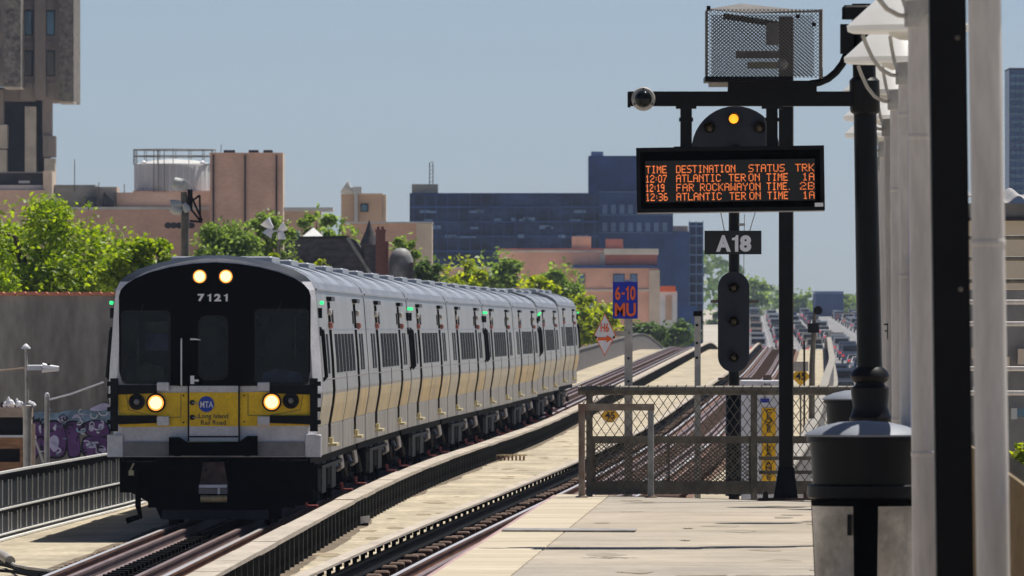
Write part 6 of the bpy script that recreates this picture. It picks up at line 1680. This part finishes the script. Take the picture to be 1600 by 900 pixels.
# ================================================================== TREES
LM = {'bright': leafmat('bright leaves', (.09, .16, .018), (.40, .49, .05), .5), 'mid': leafmat('mid green leaves', (.10, .16, .03), (.31, .42, .09), .48),
      'yellow': leafmat('yellow green leaves', (.16, .23, .02), (.48, .52, .045), .52), 'dark': leafmat('dark leaves', (.05, .09, .025), (.15, .22, .06), .4)}
M['bark'] = mat('bark', (.075, .055, .04), .95, scale=4, var=.4, stretch=(1, 1, .3))
def tree(px, py, hwp, D, kind, label, n, leaf, seed, squash=1.0, lobes=26, group=None, name='tree', bottom=None):
    """tapered trunk with limbs; the crown is many leaf faces spread through overlapping lobes"""
    rr = np.random.default_rng(seed); rx = pxm(hwp, D); rz = rx * squash
    x0, top = ax(px, D), az(py, D); g = gz(D); cz = top - rz
    t = thing(name, label, 'tree', (x0, D, g), group=group)
    h = cz - g
    mb = MB(); mb.tube([(0, 0, 0), (.06 * rx, 0, h * .5), (0, 0, max(.5, h - rz * .3)), (.1 * rx, .1, h + rz * .5)], [.09 * rx + .05, .07 * rx + .04, .05 * rx + .03, .015], 8)
    cl = []
    for k in range(lobes):
        d = rr.normal(size=3); d /= np.linalg.norm(d); q = rr.uniform(.30, .92)
        c = np.array([d[0] * rx * q, d[1] * rx * q, h + d[2] * rz * q]); r_ = rx * rr.uniform(.15, .33) * (1.2 - .5 * q)
        cl.append((c, r_))
        if k < 12: mb.tube([(0, 0, max(.3, h - rz * rr.uniform(.2, .6))), tuple(c * np.array([.5, .5, 1]) - np.array([0, 0, r_ * .5])), tuple(c)], [.03 * rx + .02, .02 * rx + .012, .01], 5)
    mb.build('trunk', M['bark'], t)
    wts = np.array([r_ ** 2 for _, r_ in cl]); cnt = rr.multinomial(n, wts / wts.sum())
    P = []
    for (c, r_), m_ in zip(cl, cnt):
        d = rr.normal(size=(m_, 3)); d /= np.linalg.norm(d, axis=1)[:, None]
        P.append(c + d * (r_ * rr.uniform(.45, 1.12, (m_, 1))) * np.array([1, 1, .85]))
    P = np.concatenate(P)
    # stray twigs breaking the outline
    m_ = n // 22; d = rr.normal(size=(m_, 3)); d /= np.linalg.norm(d, axis=1)[:, None]
    P = np.concatenate([P, np.array([0, 0, h]) + d * np.array([rx, rx, rz]) * rr.uniform(.7, 1.03, (m_, 1))])
    N = len(P)
    nn = rr.normal(size=(N, 3)); nn[:, 2] = np.abs(nn[:, 2]) + .35; nn /= np.linalg.norm(nn, axis=1)[:, None]; a = np.cross(nn, rr.normal(size=(N, 3))); a /= np.linalg.norm(a, axis=1)[:, None] + 1e-9
    b = np.cross(nn, a); s = leaf * rr.uniform(.6, 1.3, (N, 1))
    V = np.empty((N, 4, 3)); V[:, 0] = P - a * s; V[:, 1] = P - b * s * .55 + nn * s * .12; V[:, 2] = P + a * s; V[:, 3] = P + b * s * .55 + nn * s * .12
    me = bpy.data.meshes.new('crown'); me.vertices.add(N * 4); me.vertices.foreach_set('co', V.ravel())
    me.loops.add(N * 4); me.loops.foreach_set('vertex_index', np.arange(N * 4)); me.polygons.add(N)
    me.polygons.foreach_set('loop_start', np.arange(N) * 4); me.polygons.foreach_set('loop_total', np.full(N, 4)); me.update()
    me.materials.append(LM[kind])
    inst(me, 'crown', t)
    return t
tree(70, 303, 205, 320, 'bright', 'big bright green tree rising above the stucco wall', 80000, .085, 1, 1.0, 70)
tree(215, 362, 70, 300, 'bright', 'bright green tree edge reaching towards the train cab', 22000, .08, 2, 1.0, 34)
tree(-30, 330, 120, 330, 'bright', 'bright green tree cut by the picture edge', 24000, .085, 3, 1.0, 34)
tree(355, 340, 62, 450, 'mid', 'mid green tree before the brick stair tower', 20000, .10, 4, 1.0, 34)
tree(418, 328, 48, 470, 'mid', 'mid green tree beside the pale horns', 15000, .10, 5, 1.1, 30)
tree(492, 318, 30, 560, 'mid', 'thin topped tree between the low tan roofs', 3000, .17, 6, 2.0, 20)
tree(525, 336, 42, 540, 'mid', 'mid green tree before the small tan bulkhead', 5500, .17, 7, 1.2, 24)
tree(632, 362, 28, 540, 'mid', 'small green tree right of the dark red chimney', 3000, .16, 8, 1.6, 18)
tree(665, 400, 34, 520, 'dark', 'dark green tree just above the train roof', 4000, .15, 9, 1.2, 20)
tree(722, 396, 48, 640, 'yellow', 'yellow green tree below the netted block', 6000, .18, 10, 1.1, 24)
tree(775, 387, 56, 720, 'mid', 'rounded green tree in the middle of the skyline', 8000, .20, 11, 1.1, 30)
tree(838, 428, 42, 640, 'yellow', 'bright yellow green tree above the train tail', 6000, .18, 12, 1.0, 24)
tree(878, 404, 42, 760, 'mid', 'taller green tree before the tan building', 6500, .21, 13, 1.3, 26)
tree(905, 452, 36, 660, 'yellow', 'yellow green tree at the tail of the train', 5000, .18, 14, 1.3, 22)
tree(940, 470, 34, 700, 'yellow', 'yellow green bush left of the diamond sign', 4500, .19, 15, 1.0, 20)
tree(1000, 500, 40, 900, 'dark', 'dark bush beyond the curving parapet', 3500, .24, 16, .6, 18)
tree(1060, 498, 38, 950, 'dark', 'dark bush beside the capped post', 3500, .25, 17, .7, 18)
tree(1112, 480, 28, 2000, 'dark', 'hazy tree left of the signal mast', 3500, .38, 18, 1.4, 20)
tree(1176, 424, 32, 2350, 'mid', 'tall hazy tree just right of the signal head', 5000, .5, 19, 1.6, 24)
tree(1255, 449, 32, 2450, 'mid', 'hazy tree right of the tall black post', 5000, .46, 20, 1.1, 24)
tree(1325, 460, 30, 2450, 'mid', 'hazy tree left of the ornamental lamp post', 4500, .46, 21, 1.1, 22)
tree(1610, 690, 34, 205, 'yellow', 'yellow green bush low at the picture edge', 3500, .09, 22, 1.0, 20)
for k, (px, py, D, kind, lab) in enumerate(((425, 392, 420, 'yellow', 'yellow green shrub tip above the train roof by the horns'), (466, 402, 430, 'yellow', 'yellow green shrub tip before the slate roof'), (503, 404, 432, 'yellow', 'second yellow green shrub tip before the slate roof'))):
    tree(px, py, 14, D, kind, lab, 900, .10, 30 + k, 1.5, 10)
# far wood closing the avenue
rr = np.random.default_rng(44); N = 30000
xs = rr.uniform(-650, 650, N); hgt = 7 + 4 * np.sin(xs / 23) + 3 * np.sin(xs / 7.3 + 1) + 2 * np.sin(xs / 3.1)
hgt = np.where((xs > 55) & (xs < 95), hgt * .55, hgt)
P = np.stack([xs, 2640 + rr.uniform(-25, 25, N), gz(2640) + hgt * rr.uniform(0, 1, N) ** .7], 1)
a = rr.normal(size=(N, 3)); a /= np.linalg.norm(a, axis=1)[:, None]; b = np.cross(a, rr.normal(size=(N, 3))); b /= np.linalg.norm(b, axis=1)[:, None]
s = 1.1
V = np.empty((N, 4, 3)); V[:, 0] = P - a * s; V[:, 1] = P - b * s * .6; V[:, 2] = P + a * s; V[:, 3] = P + b * s * .6
me = bpy.data.meshes.new('far_wood'); me.vertices.add(N * 4); me.vertices.foreach_set('co', V.ravel()); me.loops.add(N * 4); me.loops.foreach_set('vertex_index', np.arange(N * 4))
me.polygons.add(N); me.polygons.foreach_set('loop_start', np.arange(N) * 4); me.polygons.foreach_set('loop_total', np.full(N, 4)); me.update(); me.materials.append(LM['dark'])
setp(inst(me, 'far_wood'), 'far hazy wood closing the end of the avenue', 'wood', kind='stuff')
# far row of low houses hiding the bare city ground beyond the trees
D = 1250
for k, (a, b, c, m, lab) in enumerate(((-60, 130, 380, 'brick_brown', 'far brown terrace behind the bright tree'), (430, 640, 395, 'brick_tan', 'far tan terrace behind the slate roof'), (640, 800, 420, 'brick_pink', 'far pink terrace below the netted block'), (1460, 1760, 440, 'brick_pink', 'far pink terrace right of the avenue'))):
    t = thing('terrace', lab, 'building', (ax((a + b) / 2, D), D + 4, gz(D)))
    part(t, 'wall', M[m], a, b, c, None, D, 10); part(t, 'cornice', M['cornice'], a, b, c - 3, c, D, 10.5, -.4)
D = 2300
hz_ = thing('far_block', 'faint blue building far down the avenue', 'building', (ax(1290, D), D, gz(D)))
part(hz_, 'wall', M['navyblock'], 1274, 1318, 459, None, D, 20); part(hz_, 'roof_edge', M['bluewin'], 1274, 1318, 455, 459, D, 20, -.5)

# ================================================================== AIR
m = bpy.data.materials.new('pale summer haze'); m.use_nodes = True; nt = m.node_tree
for n_ in list(nt.nodes):
    if n_.type != 'OUTPUT_MATERIAL': nt.nodes.remove(n_)
pv = nt.nodes.new('ShaderNodeVolumePrincipled'); pv.inputs['Color'].default_value = (.60, .72, .97, 1); pv.inputs['Density'].default_value = HAZE; pv.inputs['Anisotropy'].default_value = 0.2
nt.links.new(pv.outputs[0], nt.nodes['Material Output'].inputs['Volume'])
o = MB().box(-1150, 1150, -100, 4700, -8, 75).build('haze', m); setp(o, 'pale summer haze filling the air', 'haze', kind='stuff')
